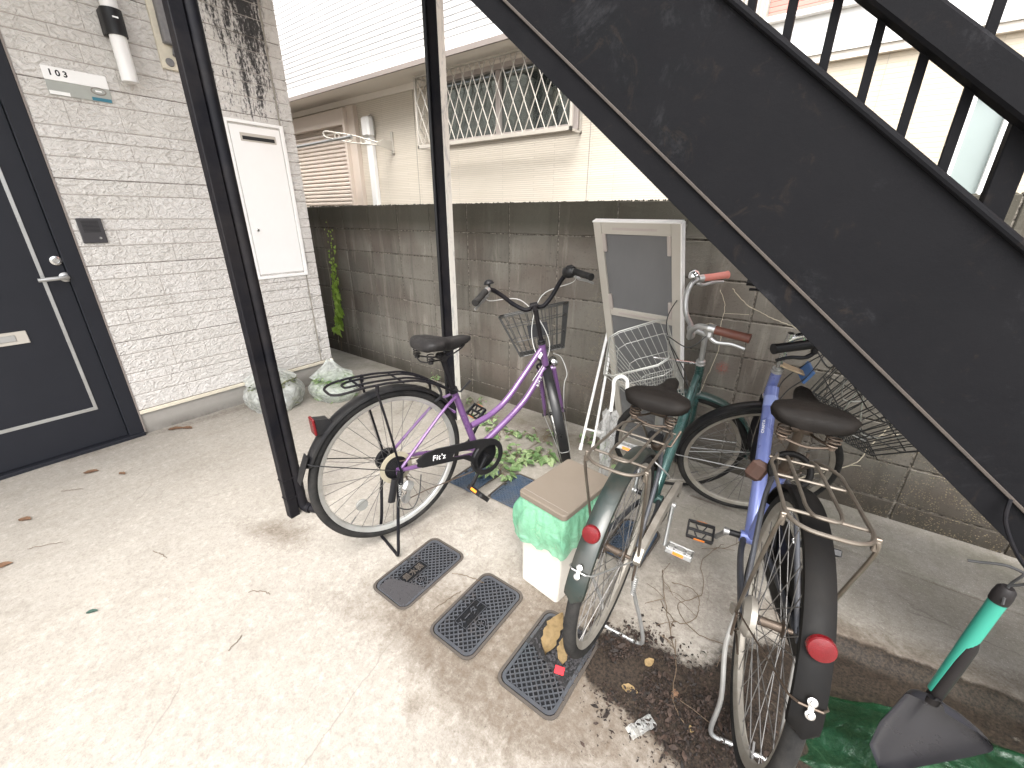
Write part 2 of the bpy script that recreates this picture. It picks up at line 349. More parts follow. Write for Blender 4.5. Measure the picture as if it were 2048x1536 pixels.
def m_blocks():
    t = NT('block_wall'); x = t.xyz(); z = x[2]
    n1 = t.noise(2.2, 8, .65, None, .6); n2 = t.noise(60, 5, .8); n3 = t.noise(230, 3, .7)
    g = t.node('ShaderNodeNewGeometry'); isl = g.outputs['Random Per Island']
    c = t.mix((.085, .077, .065), (.19, .175, .15), n1); c = t.mix(c, (.25, .232, .2), t.math('MULTIPLY', isl, .45))
    c = t.mix(c, (.11, .085, .07), t.math('MULTIPLY', t.ramp(t.noise(1.6, 3, .5, t.coord((1, 1, 1), (5, 0, 2))), (.45, 0.), (.6, 1.)), .6))
    st = t.noise(9, 6, .7, t.coord((1, 1, .12)), .4); c = t.mix(c, (.5, .46, .4), t.math('MULTIPLY', t.ramp(st, (.55, 0.), (.76, 1.)), .4))
    st2 = t.noise(6, 6, .7, t.coord((1, 1, .1), (7, 0, 1)), .4); c = t.mix(c, (.028, .026, .02), t.math('MULTIPLY', t.ramp(st2, (.5, 0.), (.74, 1.)), .5))
    c = t.mix(c, t.mix((.02, .02, .014), (.06, .056, .04), n2), t.math('MULTIPLY', t.mr(t.math('ADD', z, t.math('MULTIPLY', n1, .12)), 1.28, 1.46), .8, clamp=True))
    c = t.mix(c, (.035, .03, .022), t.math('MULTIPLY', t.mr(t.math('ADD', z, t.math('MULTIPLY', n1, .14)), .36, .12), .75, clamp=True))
    c = t.mix(c, (.035, .03, .024), t.ramp(n2, (.56, 0.), (.72, .55))); c = t.mix(c, (.4, .38, .33), t.ramp(n3, (.68, 0.), (.76, .55)))
    # patches of exposed pale aggregate
    px = t.math('ABSOLUTE', t.math('SUBTRACT', t.math('ADD', x[0], t.math('MULTIPLY', n1, .3)), 3.42)); pa = t.math('MULTIPLY', t.mr(px, .3, .12), t.mr(z, 1.3, .9), clamp=True)
    px2 = t.math('ABSOLUTE', t.math('SUBTRACT', x[0], 5.0)); pa2 = t.math('MULTIPLY', t.mr(px2, .45, .2), t.mr(z, .62, .4), clamp=True)
    ag = t.ramp(t.math('ADD', t.voro(120, None, 'F1'), t.math('MULTIPLY', t.noise(60, 3), .5)), (.4, 1.), (.62, 0.)); agm = t.math('MULTIPLY', t.math('MAXIMUM', pa, pa2), t.math('MULTIPLY', ag, t.ramp(t.noise(16, 4, .7), (.42, 0.), (.55, 1.))))
    c = t.mix(c, (.42, .34, .2), t.math('MULTIPLY', agm, .55))
    vd = t.node('ShaderNodeVectorMath', operation='DISTANCE'); t.l.new(t.coord(), vd.inputs[0]); vd.inputs[1].default_value = (3.913, 0, .642)
    c = t.mix(c, (.35, .06, .04), t.math('MULTIPLY', t.mr(vd.outputs['Value'], .045, .01), t.ramp(n3, (.48, 0.), (.56, .8)), clamp=True))
    h = t.math('ADD', t.math('ADD', t.math('MULTIPLY', n2, .8), t.math('MULTIPLY', n3, .3)), t.math('MULTIPLY', agm, .5)); t.bump(h, .8, .005)
    return t.out(c, .85, 0, Specular_IOR_Level=.25)
M['block_wall'] = m_blocks()
def m_mortar():
    t = NT('mortar'); n = t.noise(40, 6, .7); c = t.mix((.05, .043, .036), (.4, .36, .3), t.ramp(n, (.42, 0.), (.7, 1.))); t.bump(n, .6, .004); return t.out(c, .9)
M['mortar'] = m_mortar()
def m_siding():
    t = NT('stone_siding'); x = t.xyz(); y, z = x[1], x[2]
    v = t.coord((.0, 1, 1.6), rot=(.5, 0, 0)); n1 = t.noise(30, 3, .5, v, 1.1); n2 = t.noise(80, 4, .6, v, .5); g = t.node('ShaderNodeNewGeometry'); isl = g.outputs['Random Per Island']
    c = t.mix((.57, .545, .51), (.62, .595, .565), isl); c = t.mix(c, (.36, .33, .3), t.math('MULTIPLY', t.ramp(n1, (.38, 1.), (.5, 0.)), .22))  # relief hollows darkened: cavity dirt plus painted shade where the bump is weak
    grime = t.noise(3, 7, .7, t.coord((1, 1, .5)), .5); c = t.mix(c, (.3, .27, .24), t.math('MULTIPLY', t.ramp(grime, (.5, 0.), (.8, 1.)), .35))
    # black mould running down above the cabinet
    sy = t.noise(13, 7, .75, t.coord((1, 1, .14)), .6); s2 = t.noise(70, 5, .8, t.coord((1, 1, .45)), .3); s3 = t.noise(5, 3, .6, t.coord((1, 1, .25), (3, 3, 3)))
    ym = t.math('MULTIPLY', t.mr(y, -1.34, -.8), t.mr(y, -.69, -.72)); zm = t.math('MULTIPLY', t.mr(z, 2.0, 2.08), t.mr(z, 1.95, 2.7, .55, 1.0))
    amt = t.math('MULTIPLY', ym, zm, clamp=True)
    d = t.math('ADD', t.math('ADD', t.math('MULTIPLY', amt, .17), t.math('MULTIPLY', sy, .6)), t.math('ADD', t.math('MULTIPLY', s2, .55), t.math('MULTIPLY', s3, .2)))
    md = t.math('MULTIPLY', t.ramp(t.math('SUBTRACT', d, .1), (.67, 0.), (.735, 1.)), t.ramp(amt, (.05, 0.), (.2, 1.)))
    c = t.mix(c, (.016, .015, .017), t.math('MULTIPLY', md, .95))
    # thin mould around the cabinet and along the joint
    e = t.math('MULTIPLY', t.mr(t.math('ABSOLUTE', t.math('SUBTRACT', y, -.705)), .035, .0), t.ramp(t.noise(28, 6, .8, t.coord((1, 1, .5))), (.5, 0.), (.58, 1.)), clamp=True)
    c = t.mix(c, (.03, .028, .02), t.math('MULTIPLY', e, .85))
    b = t.bump(n1, 1., .016); t.bump(n2, .3, .004, b)
    return t.out(c, .6, 0, Specular_IOR_Level=.35)
M['stone_siding'] = m_siding()
def m_sidebase():
    t = NT('siding_groove'); n = t.noise(14, 6, .7, t.coord((1, 1, .6))); z = t.xyz()[2]; c = t.mix((.27, .245, .22), (.42, .39, .36), n); pm = t.math('PINGPONG', t.math('SUBTRACT', z, .25), .2275); c = t.mix(c, (.07, .055, .045), t.math('MULTIPLY', t.mr(pm, .006, .003), t.ramp(n, (.35, .4), (.6, .9)))); return t.out(c, .8)
M['siding_groove'] = m_sidebase()
def m_foundation():
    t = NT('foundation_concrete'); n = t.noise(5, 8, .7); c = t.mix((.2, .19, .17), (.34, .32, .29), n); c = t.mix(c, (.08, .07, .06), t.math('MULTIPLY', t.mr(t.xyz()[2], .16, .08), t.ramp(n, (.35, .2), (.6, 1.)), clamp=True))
    t.bump(t.noise(80, 4), .3, .003); return t.out(c, .85)
M['foundation_concrete'] = m_foundation()
def m_lapsiding(name, ca, cb, w, hgt, dark=.55, bs=.6):
    t = NT(name); tc = t.node('ShaderNodeTexCoord'); sp = t.node('ShaderNodeSeparateXYZ'); t.l.new(tc.outputs['Object'], sp.inputs[0])
    cm = t.node('ShaderNodeCombineXYZ'); t.l.new(sp.outputs[0], cm.inputs[0]); t.l.new(sp.outputs[2], cm.inputs[1])
    br = t.node('ShaderNodeTexBrick'); t.l.new(cm.outputs[0], br.inputs['Vector']); br.inputs['Scale'].default_value = 1; br.inputs['Brick Width'].default_value = w; br.inputs['Row Height'].default_value = hgt
    br.inputs['Mortar Size'].default_value = hgt*.13; br.inputs['Mortar Smooth'].default_value = .6; br.inputs['Bias'].default_value = 0; br.offset_frequency = 3; br.offset = .37
    br.inputs['Color1'].default_value = (*ca, 1); br.inputs['Color2'].default_value = (*cb, 1); br.inputs['Mortar'].default_value = (*tuple(q*dark for q in ca), 1)
    br2 = t.node('ShaderNodeTexBrick'); t.l.new(cm.outputs[0], br2.inputs['Vector']); br2.inputs['Scale'].default_value = 1; br2.inputs['Brick Width'].default_value = w*.61; br2.inputs['Row Height'].default_value = hgt
    br2.offset = .23; br2.offset_frequency = 5; br2.inputs['Color1'].default_value = (0, 0, 0, 1); br2.inputs['Color2'].default_value = (1, 1, 1, 1); br2.inputs['Mortar'].default_value = (0, 0, 0, 1); br2.inputs['Mortar Size'].default_value = 0
    h = t.mix(br2.outputs['Color'], (0., 0., 0.), br.outputs['Fac']); h2 = t.mix((1., 1., 1.), (0., 0., 0.), br.outputs['Fac']); hh = t.mix(h2, h, .45)
    b = t.bump(hh, bs, .006); t.bump(t.noise(160, 4), .2, .002, b); c = t.mix(br.outputs['Color'], tuple(q*.86 for q in ca), t.noise(1.5, 5, .6)); return t.out(c, .75)
M['siding_cream'] = m_lapsiding('siding_cream', (.62, .56, .47), (.7, .64, .55), .55, .0167, .5)
M['siding_white'] = m_lapsiding('siding_white', (.5, .49, .475), (.56, .55, .535), .55, .045, .2, 1.)
M['siding_pale'] = m_lapsiding('siding_pale', (.5, .43, .33), (.54, .47, .37), .3, .03, .85, .3)
M['siding_red'] = m_lapsiding('siding_red', (.5, .23, .19), (.56, .28, .24), .5, .03, .55)
def m_stringer():
    t = NT('stair_black_paint'); n = t.noise(6, 8, .75, None, .8); n2 = t.noise(45, 6, .8)
    c = t.mix((.005, .005, .006), (.011, .011, .012), n); c = t.mix(c, (.026, .026, .028), t.math('MULTIPLY', t.ramp(t.noise(3.1, 9, .8, t.coord((1, 1, 1), (.55, 0, .2)), .4), (.57, 0.), (.66, 1.)), t.ramp(n2, (.3, .1), (.6, .8))))
    c = t.mix(c, (.03, .023, .018), t.math('MULTIPLY', t.ramp(t.noise(9, 7, .8, None, 1.), (.58, 0.), (.7, 1.)), .5)); t.bump(n2, .25, .003); return t.out(c, t.mr(n, .3, .7, .55, .8), 0, Specular_IOR_Level=.05)
M['stair_black'] = m_stringer()
def m_edge():
    t = NT('dirty_edge'); n = t.noise(20, 7, .8); c = t.mix((.012, .011, .01), (.075, .058, .046), n); t.bump(n, .5, .003); return t.out(c, .8)
M['dirty_edge'] = m_edge()
def m_peel():
    t = NT('peeling_paint'); n = t.ramp(t.noise(15, 8, .8, t.coord((1, 1, .3)), .7), (.5, 0.), (.64, 1.)); c = t.mix((.6, .58, .52), (.2, .2, .22), t.math('MULTIPLY', n, .8))
    c = t.mix(c, (.42, .33, .2), t.ramp(t.noise(7, 6, .7, t.coord((1, 1, .4))), (.6, 0.), (.8, .6))); t.bump(n, .3, .002); return t.out(c, .7)
M['peeling_paint'] = m_peel()
def m_door():
    t = NT('door_navy'); n = t.noise(7, 6, .6); c = t.mix((.010, .011, .015), (.015, .016, .021), n); t.bump(t.noise(400, 2), .15, .001); return t.out(c, .5, 0, Specular_IOR_Level=.25)
M['door_navy'] = m_door()
def m_iron():
    t = NT('cast_iron'); n = t.noise(16, 7, .7); z = t.xyz()[2]; oi = t.node('ShaderNodeObjectInfo')
    c = t.mix((.015, .016, .019), (.045, .047, .052), n); top = t.mr(z, -.0012, .0002); c = t.mix(c, (.1, .105, .118), t.math('MULTIPLY', top, .7)); c = t.mix(c, (.1, .07, .05), t.math('MULTIPLY', t.ramp(t.noise(9, 6, .8), (.52, 0.), (.7, 1.)), .5))
    t.bump(t.noise(150, 4), .3, .001); return t.out(c, t.mr(n, .35, .65, .25, .55), .5)
M['cast_iron'] = m_iron()
M['iron_wet'] = plain('iron_wet', (.008, .009, .011), .1, .2, .4, 60, .6, dirt=.3, dirtc=(.02, .017, .014))
M['mud'] = plain('mud', (.009, .0085, .009), .45, 0, .4, 60, .8)
M['iron_frame'] = plain('iron_frame', (.06, .05, .042), .7, .2, .3, 20, .4)
M['iron_blue'] = plain('iron_blue', (.05, .085, .14), .4, .4, .3, 20, .3, dirt=.4, dirtc=(.15, .13, .1))
# ------------------------------------------------------------------ ground
def ell(x, y, cx, cy, rx_, ry_, a=0):
    c, s = math.cos(a), math.sin(a); u = ((x-cx)*c+(y-cy)*s)/rx_; v = (-(x-cx)*s+(y-cy)*c)/ry_; return np.exp(-(u*u+v*v)*.9)
def ground():
    xs = np.concatenate([np.linspace(-6, .8, 12)[:-1], np.arange(.8, 5.45, .016), np.linspace(5.5, 30, 14)])
    ys = np.concatenate([np.linspace(-30, -2.65, 14)[:-1], np.arange(-2.65, .02, .016), [.3, 1, 6, 30]])
    X, Y = np.meshgrid(xs, ys); Z = np.interp(Y, [-1.3, -.5, 0, .3], [.085, .03, .005, .0])
    for j in range(len(ys)):
        for i in range(len(xs)):
            if 0 < ys[j]+2.7 and xs[i] < 5.5: Z[j, i] += .0022*nz(xs[i]*2.3, ys[j]*2.3)+.0008*nz(xs[i]*11, ys[j]*11)
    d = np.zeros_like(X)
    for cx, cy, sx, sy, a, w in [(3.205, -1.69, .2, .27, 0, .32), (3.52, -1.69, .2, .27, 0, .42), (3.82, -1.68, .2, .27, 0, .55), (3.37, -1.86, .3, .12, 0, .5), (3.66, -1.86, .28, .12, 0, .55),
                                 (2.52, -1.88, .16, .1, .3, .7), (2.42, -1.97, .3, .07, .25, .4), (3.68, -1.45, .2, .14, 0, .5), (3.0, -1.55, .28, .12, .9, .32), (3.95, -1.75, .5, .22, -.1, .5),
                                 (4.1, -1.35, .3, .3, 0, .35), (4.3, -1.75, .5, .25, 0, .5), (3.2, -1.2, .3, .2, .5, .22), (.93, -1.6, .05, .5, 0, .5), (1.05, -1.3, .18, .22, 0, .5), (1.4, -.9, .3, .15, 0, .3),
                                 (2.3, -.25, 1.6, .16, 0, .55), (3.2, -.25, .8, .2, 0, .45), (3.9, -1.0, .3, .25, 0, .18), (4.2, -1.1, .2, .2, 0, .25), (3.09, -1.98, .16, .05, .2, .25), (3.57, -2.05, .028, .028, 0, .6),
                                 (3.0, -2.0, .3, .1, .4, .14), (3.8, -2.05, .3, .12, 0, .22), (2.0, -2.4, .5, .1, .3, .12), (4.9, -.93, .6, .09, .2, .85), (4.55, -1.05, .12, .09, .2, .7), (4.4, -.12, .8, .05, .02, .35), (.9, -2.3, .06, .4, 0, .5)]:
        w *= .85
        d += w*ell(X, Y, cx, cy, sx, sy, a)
    s = np.zeros_like(X)
    for cx, cy, sx, sy, a, w in [(4.06, -1.6, .16, .08, .1, .75), (4.22, -1.6, .16, .1, -.2, .75), (4.38, -1.55, .14, .14, 0, .7), (3.95, -1.55, .07, .09, 0, .5), (4.08, -1.48, .09, .06, .5, .5), (4.75, -1.2, .4, .14, .3, .8), (2.8, -.45, .22, .12, 0, .18), (4.5, -1.5, .2, .3, 0, .8)]:
        s += 1.25*w*ell(X, Y, cx, cy, sx, sy, a)
    p = np.clip((X-4.0)/.4, 0, 1)*np.clip((Y+1.0)/.2, 0, 1)
    mound = np.clip((Y+1.10-(X-4.5)*.16)/.06, 0, 1)*np.clip((X-4.42)/.1, 0, 1); mound = mound*mound*(3-2*mound); Z += .042*mound*np.interp(Y, [-1.1, -.45], [1, .35])
    fm = np.exp(-((Y+1.085-(X-4.5)*.16)/.045)**2)*np.clip((X-4.42)/.1, 0, 1); s += .9*fm; d += .8*fm
    for j in range(len(ys)):
        for i in range(len(xs)):
            if fm[j, i] > .05: Z[j, i] += .012*fm[j, i]*nz(xs[i]*28, ys[j]*28, 3)
    # joints of the concrete strip by the wall
    for (x0, y0, x1, y1) in [(3.95, -.41, 5.6, -.46), (2.95, -.3, 3.0, -1.2), (1.55, -.05, 1.9, -.75)]:
        L = math.hypot(x1-x0, y1-y0); t = ((X-x0)*(x1-x0)+(Y-y0)*(y1-y0))/L/L; dd = np.abs((X-x0)*(y1-y0)-(Y-y0)*(x1-x0))/L
        m = (t > 0) & (t < 1); d += np.where(m, .8*np.exp(-(dd/.009)**2), 0); Z -= np.where(m, .004*np.exp(-(dd/.01)**2), 0)
    # holes under the covers
    for (cx, cy, w, l) in LIDS: Z -= np.where((np.abs(X-cx) < w/2-.006) & (np.abs(Y-cy) < l/2-.006), .03, 0)
    nx, ny = len(xs), len(ys); vs = np.stack([X.ravel(), Y.ravel(), Z.ravel()], 1)
    fs = [(j*nx+i, j*nx+i+1, (j+1)*nx+i+1, (j+1)*nx+i) for j in range(ny-1) for i in range(nx-1)]
    me = bpy.data.meshes.new('ground'); me.from_pydata(vs.tolist(), [], fs); me.shade_smooth()
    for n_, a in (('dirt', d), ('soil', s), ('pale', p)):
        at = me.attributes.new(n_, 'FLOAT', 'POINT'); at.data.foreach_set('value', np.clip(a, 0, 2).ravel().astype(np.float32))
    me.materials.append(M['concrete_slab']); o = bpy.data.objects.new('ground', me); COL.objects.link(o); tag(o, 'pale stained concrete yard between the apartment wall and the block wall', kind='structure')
LIDS = [(3.202, -1.684, .186, .332), (3.519, -1.689, .186, .318), (3.822, -1.681, .205, .31), (3.187, -.99, .185, .27), (2.93, -1.03, .18, .27), (3.83, -.985, .17, .27)]
ground()

# ------------------------------------------------------------------ apartment building (left)
WX = .87
def apartment():
    B = thing('apartment_building', 'grey stone-pattern sided apartment building with a navy entrance door and mould streaks', 'building', (0, 0, 0))
    b = MB(); b.bb(WX-.3, WX-.0035, -1.985, -.62, .25, 3.4); b.bb(WX-.3, WX-.012, -6, -2.95, .25, 3.4); b.bb(WX-.3, WX-.012, -2.95, -1.985, 2.28, 3.4); b.bb(WX-.3, WX-.09, -2.95, -1.985, .05, 2.28); b.bb(-6, WX-.3, -.92, -.62, .25, 3.4)
    b.build('wall', M['siding_groove'], B, 0)
    s = MB(); rows = [.105, .085, .06, .125, .08]; z = .25-.455; r = random.Random(3)
    while z < 3.3:
        for hh in rows:
            if z+hh > .255:
                z0 = max(z, .252)
                for (ya, yb) in ((-1.975, -.712), (-.7, -.607)):
                    y = ya if ya > -1 else ya-r.uniform(0, .2)
                    while y < yb:
                        w = r.uniform(.14, .5); y2 = min(y+w, yb)
                        if yb-y2 < .05: y2 = yb
                        y1 = max(y, ya)
                        if y2 > ya and not (z0 > .99 and z+hh < 2.06 and y1 > -1.1 and y2 < -.69):
                            pr = r.uniform(-.0015, .002)
                            s.bb(WX-.02, WX+pr, y1+.0002, y2-.0002, z0+.002, z+hh-.002, .0032)
                        y = y2
            z += hh
    # return face towards the block wall and wall left of the door
    z = .25
    while z < 3.3:
        for hh in rows:
            x = WX
            while x > -3:
                w = r.uniform(.12, .34); s.bb(x-w+.001, x-.0015, -.62, -.6055, z+.0018, z+hh-.0018, .0035); x -= w
            z += hh
    s.bb(WX-.02, WX, -6, -2.95, .25, 3.35)
    s.build('stone_siding', M['stone_siding'], B, 30)
    f = MB(); f.bb(WX-.3, WX-.008, -1.985, -.63, -.05, .238); f.bb(WX-.3, WX-.008, -6, -2.95, -.05, .238); f.bb(-6, WX-.01, -.9, -.635, -.05, .238); f.build('foundation', M['foundation_concrete'], B, 0)
    t = MB(); t.bb(WX-.02, WX+.007, -1.975, -.6, .226, .25, .002); t.build('base_flashing', M['cream_board'], B, 0)
    j = MB(); j.bb(WX-.02, WX-.001, -.7115, -.7005, .25, 3.3); j.build('corner_joint', M['sealant'], B, 0)
    # door set back in its frame
    fr = MB(); fr.bb(WX-.08, WX+.004, -2.06, -1.985, .09, 2.28, .003); fr.bb(WX-.08, WX+.004, -2.95, -2.87, .09, 2.28, .003); fr.bb(WX-.08, WX+.004, -2.87, -2.06, 2.2, 2.28, .003); fr.bb(WX-.08, WX+.02, -2.95, -1.985, .07, .105, .002)
    fr.build('door_frame', M['door_navy'], B, 0)
    st = MB(); st.bb(WX-.02, WX+.002, -1.9845, -1.9765, .1, 2.3); st.build('door_joint', M['grey_trim'], B, 0)
    D = MB(); D.bb(WX-.07, WX-.022, -2.868, -2.062, .108, 2.198, .002); D = D.build('door', M['door_navy'], B, 0)
    q = MB(); x = WX-.019
    for (y0, y1, z0, z1) in [(-2.166, -2.15, .325, 2.1), (-2.78, -2.764, .325, 2.1), (-2.764, -2.166, .325, .345), (-2.764, -2.166, 2.08, 2.1)]: q.bb(x-.004, x+.002, y0, y1, z0, z1, .001)
    q.build('door_trim', M['alloy'], D, 0)
    k = MB(); k.lathe([(0, .0), (.024, 0), (.026, .004), (.024, .009), (.014, .011), (.013, .007), (.0, .007)], (WX-.022, -2.085, 1.2), (1, 0, 0), 24); k.build('lock_cylinder', M['chrome'], D)
    h = MB(); h.lathe([(0, 0), (.026, 0), (.026, .008), (.02, .012), (.012, .014), (.012, .04), (0, .04)], (WX-.022, -2.072, 1.11), (1, 0, 0), 24)
    h.tube(cr([(WX+.018, -2.066, 1.112), (WX+.032, -2.085, 1.112), (WX+.036, -2.12, 1.111), (WX+.034, -2.185, 1.108)], 5), [.012]*5+[.0105]*11, 10, flat=.8); h.build('door_handle', M['alloy'], D)
    ms = MB(); ms.bb(x-.004, x+.004, -2.63, -2.30, .785, .852, .002); ms.build('mail_slot', M['cream_metal'], D, 0)
    ms = MB(); ms.bb(x+.0035, x+.008, -2.58, -2.345, .803, .836, .002); ms.build('mail_slot_flap', M['alloy'], D, 0)
    # meter cabinet with letter slot
    C = MB(); yy0, yy1, z0, z1 = -1.09, -.695, .99, 2.03
    C.bb(WX-.02, WX+.013, yy0, yy0+.026, z0, z1, .002); C.bb(WX-.02, WX+.013, yy1-.026, yy1, z0, z1, .002); C.bb(WX-.02, WX+.013, yy0+.026, yy1-.026, z1-.02, z1, .002); C.bb(WX-.02, WX+.013, yy0+.026, yy1-.026, z0, z0+.02, .002)
    C = C.build('meter_cabinet', M['white_metal'], B, 0)
    c = MB(); c.bb(WX-.02, WX-.006, yy0+.02, yy1-.02, z0+.015, z1-.015); c.build('cabinet_recess', M['opening_shade'], C, 0)
    c = MB(); c.bb(WX-.006, WX+.008, yy0+.031, yy1-.031, z0+.034, z1-.032, .002); c.build('cabinet_door', M['white_metal'], C, 0)
    c = MB(); c.bb(WX+.0082, WX+.012, -1.0, -.762, 1.905, 1.955, .002); c.build('slot_frame', M['cream_metal'], C, 0)
    c = MB(); c.bb(WX+.0122, WX+.0132, -.988, -.774, 1.914, 1.936); c.build('letter_slot', M['opening_shade'], C, 0)  # raised dark strip painted as the shade inside the slot
    c = MB(); c.lathe([(0, .012), (.006, .012), (.008, .008), (.011, .006), (.012, 0)], (WX+.008, -1.012, 1.336), (1, 0, 0), 16); c.build('cabinet_lock', M['chrome'], C)
    fl = MB(); fl.bb(WX-.2, 2.42, -5.9, -1.5, 3.12, 3.3); fl.build('upper_walkway', M['white_trim'], B, 0)
    rf = MB(); rf.bb(-6, WX-.02, -6, -.62, 3.4, 3.55); rf.build('upper_floor', M['white_trim'], B, 0)
    return B
apartment()
def plate():
    P = thing('name_plate', 'white and grey name plate reading 103 on the stone-pattern wall beside the door', 'sign', (WX, -1.755, 2.065))
    b = MB(); b.bb(.002, .008, -.124, .124, .005, .065, .001); b.build('upper_panel', M['white_metal'], P, 0)
    b = MB(); b.bb(.002, .0075, -.124, .124, -.06, .0045, .001); b.build('lower_panel', plain('plate_grey', (.33, .34, .31), .4), P, 0)
    y, z, x = (0, 1, 0), (0, 0, 1), (1, 0, 0)
    text_mesh('number', '1 0 3', .036, basis(y, z, x, (.0082, -.068, .038)), M['black_plastic'], P, .0004, 1., .0012)
    b = MB(); b.bb(.0077, .0082, -.122, -.045, -.058, -.042); b.build('sticker', M['white_trim'], P, 0)
    b = MB(); b.bb(.0077, .0082, .04, .12, -.058, -.042); b.build('blue_sticker', plain('sticker_blue', (.03, .16, .22), .4), P, 0)
    b = MB(); b.tube([(.0085, .075+.03*math.cos(a)*1, -.012+.016*math.sin(a)) for a in np.linspace(0, 2*math.pi, 24)[:-1]], .0022, 6, True); b.build('button_ring', M['grey_trim'], P)
    b = MB(); b.bb(.0078, .009, .062, .088, -.016, -.009, .0005); b.build('button', M['white_print'], P, 0)
plate()
def lamp():
    P = thing('wall_lamp', 'white tube wall lamp with a black middle band above the name plate', 'lamp', (WX, -1.54, 2.36))
    b = MB(); b.tube([(.06, 0, -.245), (.06, 0, .3)], .037, 20, flat=1.0); b.build('lamp_tube', M['white_plastic'], P)
    b = MB(); b.tube([(.06, 0, -.04), (.06, 0, .075)], .046, 20); b.bb(.0, .06, -.046, .046, -.04, .075, .004); b.build('lamp_band', M['black_plastic'], P)
    b = MB(); b.bb(.104, .108, -.012, .012, .03, .037); b.build('sensor', M['white_print'], P, 0)
lamp()
def intercom():
    P = thing('intercom', 'dark square intercom panel with a small round button beside the door', 'intercom', (WX, -1.9, 1.35))
    b = MB(); b.bb(0, .014, -.052, .052, -.066, .066, .003); b.build('cover', plain('intercom_grey', (.035, .033, .036), .45), P, 0)
    b = MB()
    for i in range(9): b.bb(.0142, .0148, -.036, .036, .052-.007*i, .049-.007*i)
    b.build('speaker_slots', M['black_plastic'], P, 0)
    b = MB(); b.lathe([(0, .004), (.006, .004), (.007, .002), (.007, 0)], (.014, .025, -.04), (1, 0, 0), 14); b.build('call_button', M['chrome'], P)
intercom()
def wirebox():
    P = thing('junction_box', 'weathered grey junction box on a cream board behind the near black post', 'junction box', (WX, -1.27, 2.5))
    b = MB(); b.bb(0, .02, -.083, .12, -.27, .5, .003); b.build('backing_board', M['cream_board'], P, 0)
    b = MB(); b.bb(.02, .065, -.055, .07, -.15, .3, .006); b.build('box', M['grey_box'], P, 0)
    b = MB(); b.cyl((.045, -.01, -.2), (.03, .005, -.15), .016, 12); b.lathe([(0, 0.01), (.02, .008), (.022, 0)], (.02, -.04, -.235), (1, 0, 0), 12); b.lathe([(0, 0.01), (.014, .008), (.016, 0)], (.02, .03, -.245), (1, 0, 0), 12); b.tube(cr([(.05, .0, -.15), (.06, .02, -.19), (.035, .01, -.2)], 5), .006); b.build('cable_gland', M['grey_box'], P)
wirebox()

# ------------------------------------------------------------------ posts
def posts():
    P = thing('steel_post', 'near black steel post with a black drain pipe strapped to it', 'post', (2.447, -1.815, .085))
    b = MB(); b.bb(-.022, .022, -.022, .022, -.02, 3.04, .003); b.build('post', M['black_paint'], P, 0)
    b = MB(); b.tube([(.01, .046, .06), (.01, .046, 3.04)], .0215, 20); b.tube(cr([(.01, .046, .2), (.01, .046, .06), (.022, .054, .025), (.045, .064, .02)], 5), .0235, 16); b.tube([(.04, .062, .02), (.08, .078, .02)], .018, 14); b.build('drain_pipe', M['black_paint'], P)
    for z in (.1, .2): b = MB(); b.tube([(.01, .046, z), (.01, .046, z+.012)], .0235, 20); b.bb(-.024, .024, -.024, .035, z+.002, z+.01); b.build('pipe_strap', M['black_paint'], P)
    P = thing('steel_post', 'far steel post with one pale peeling side standing near the block wall', 'post', (2.262, -.5, .03))
    b = MB(); b.bb(-.052, .048, -.026, .026, -.02, 3.09, .003); b.build('post', M['black_paint'], P, 0)
    b = MB(); b.bb(.0482, .0505, -.0245, .0255, 0, 3.09); b.build('peeling_side', M['peeling_paint'], P, 0)
    b = MB(); b.tube([(-.03, -.038, 0.), (-.03, -.038, 3.09)], .011, 12); b.build('drain_pipe', M['black_plastic'], P)
posts()

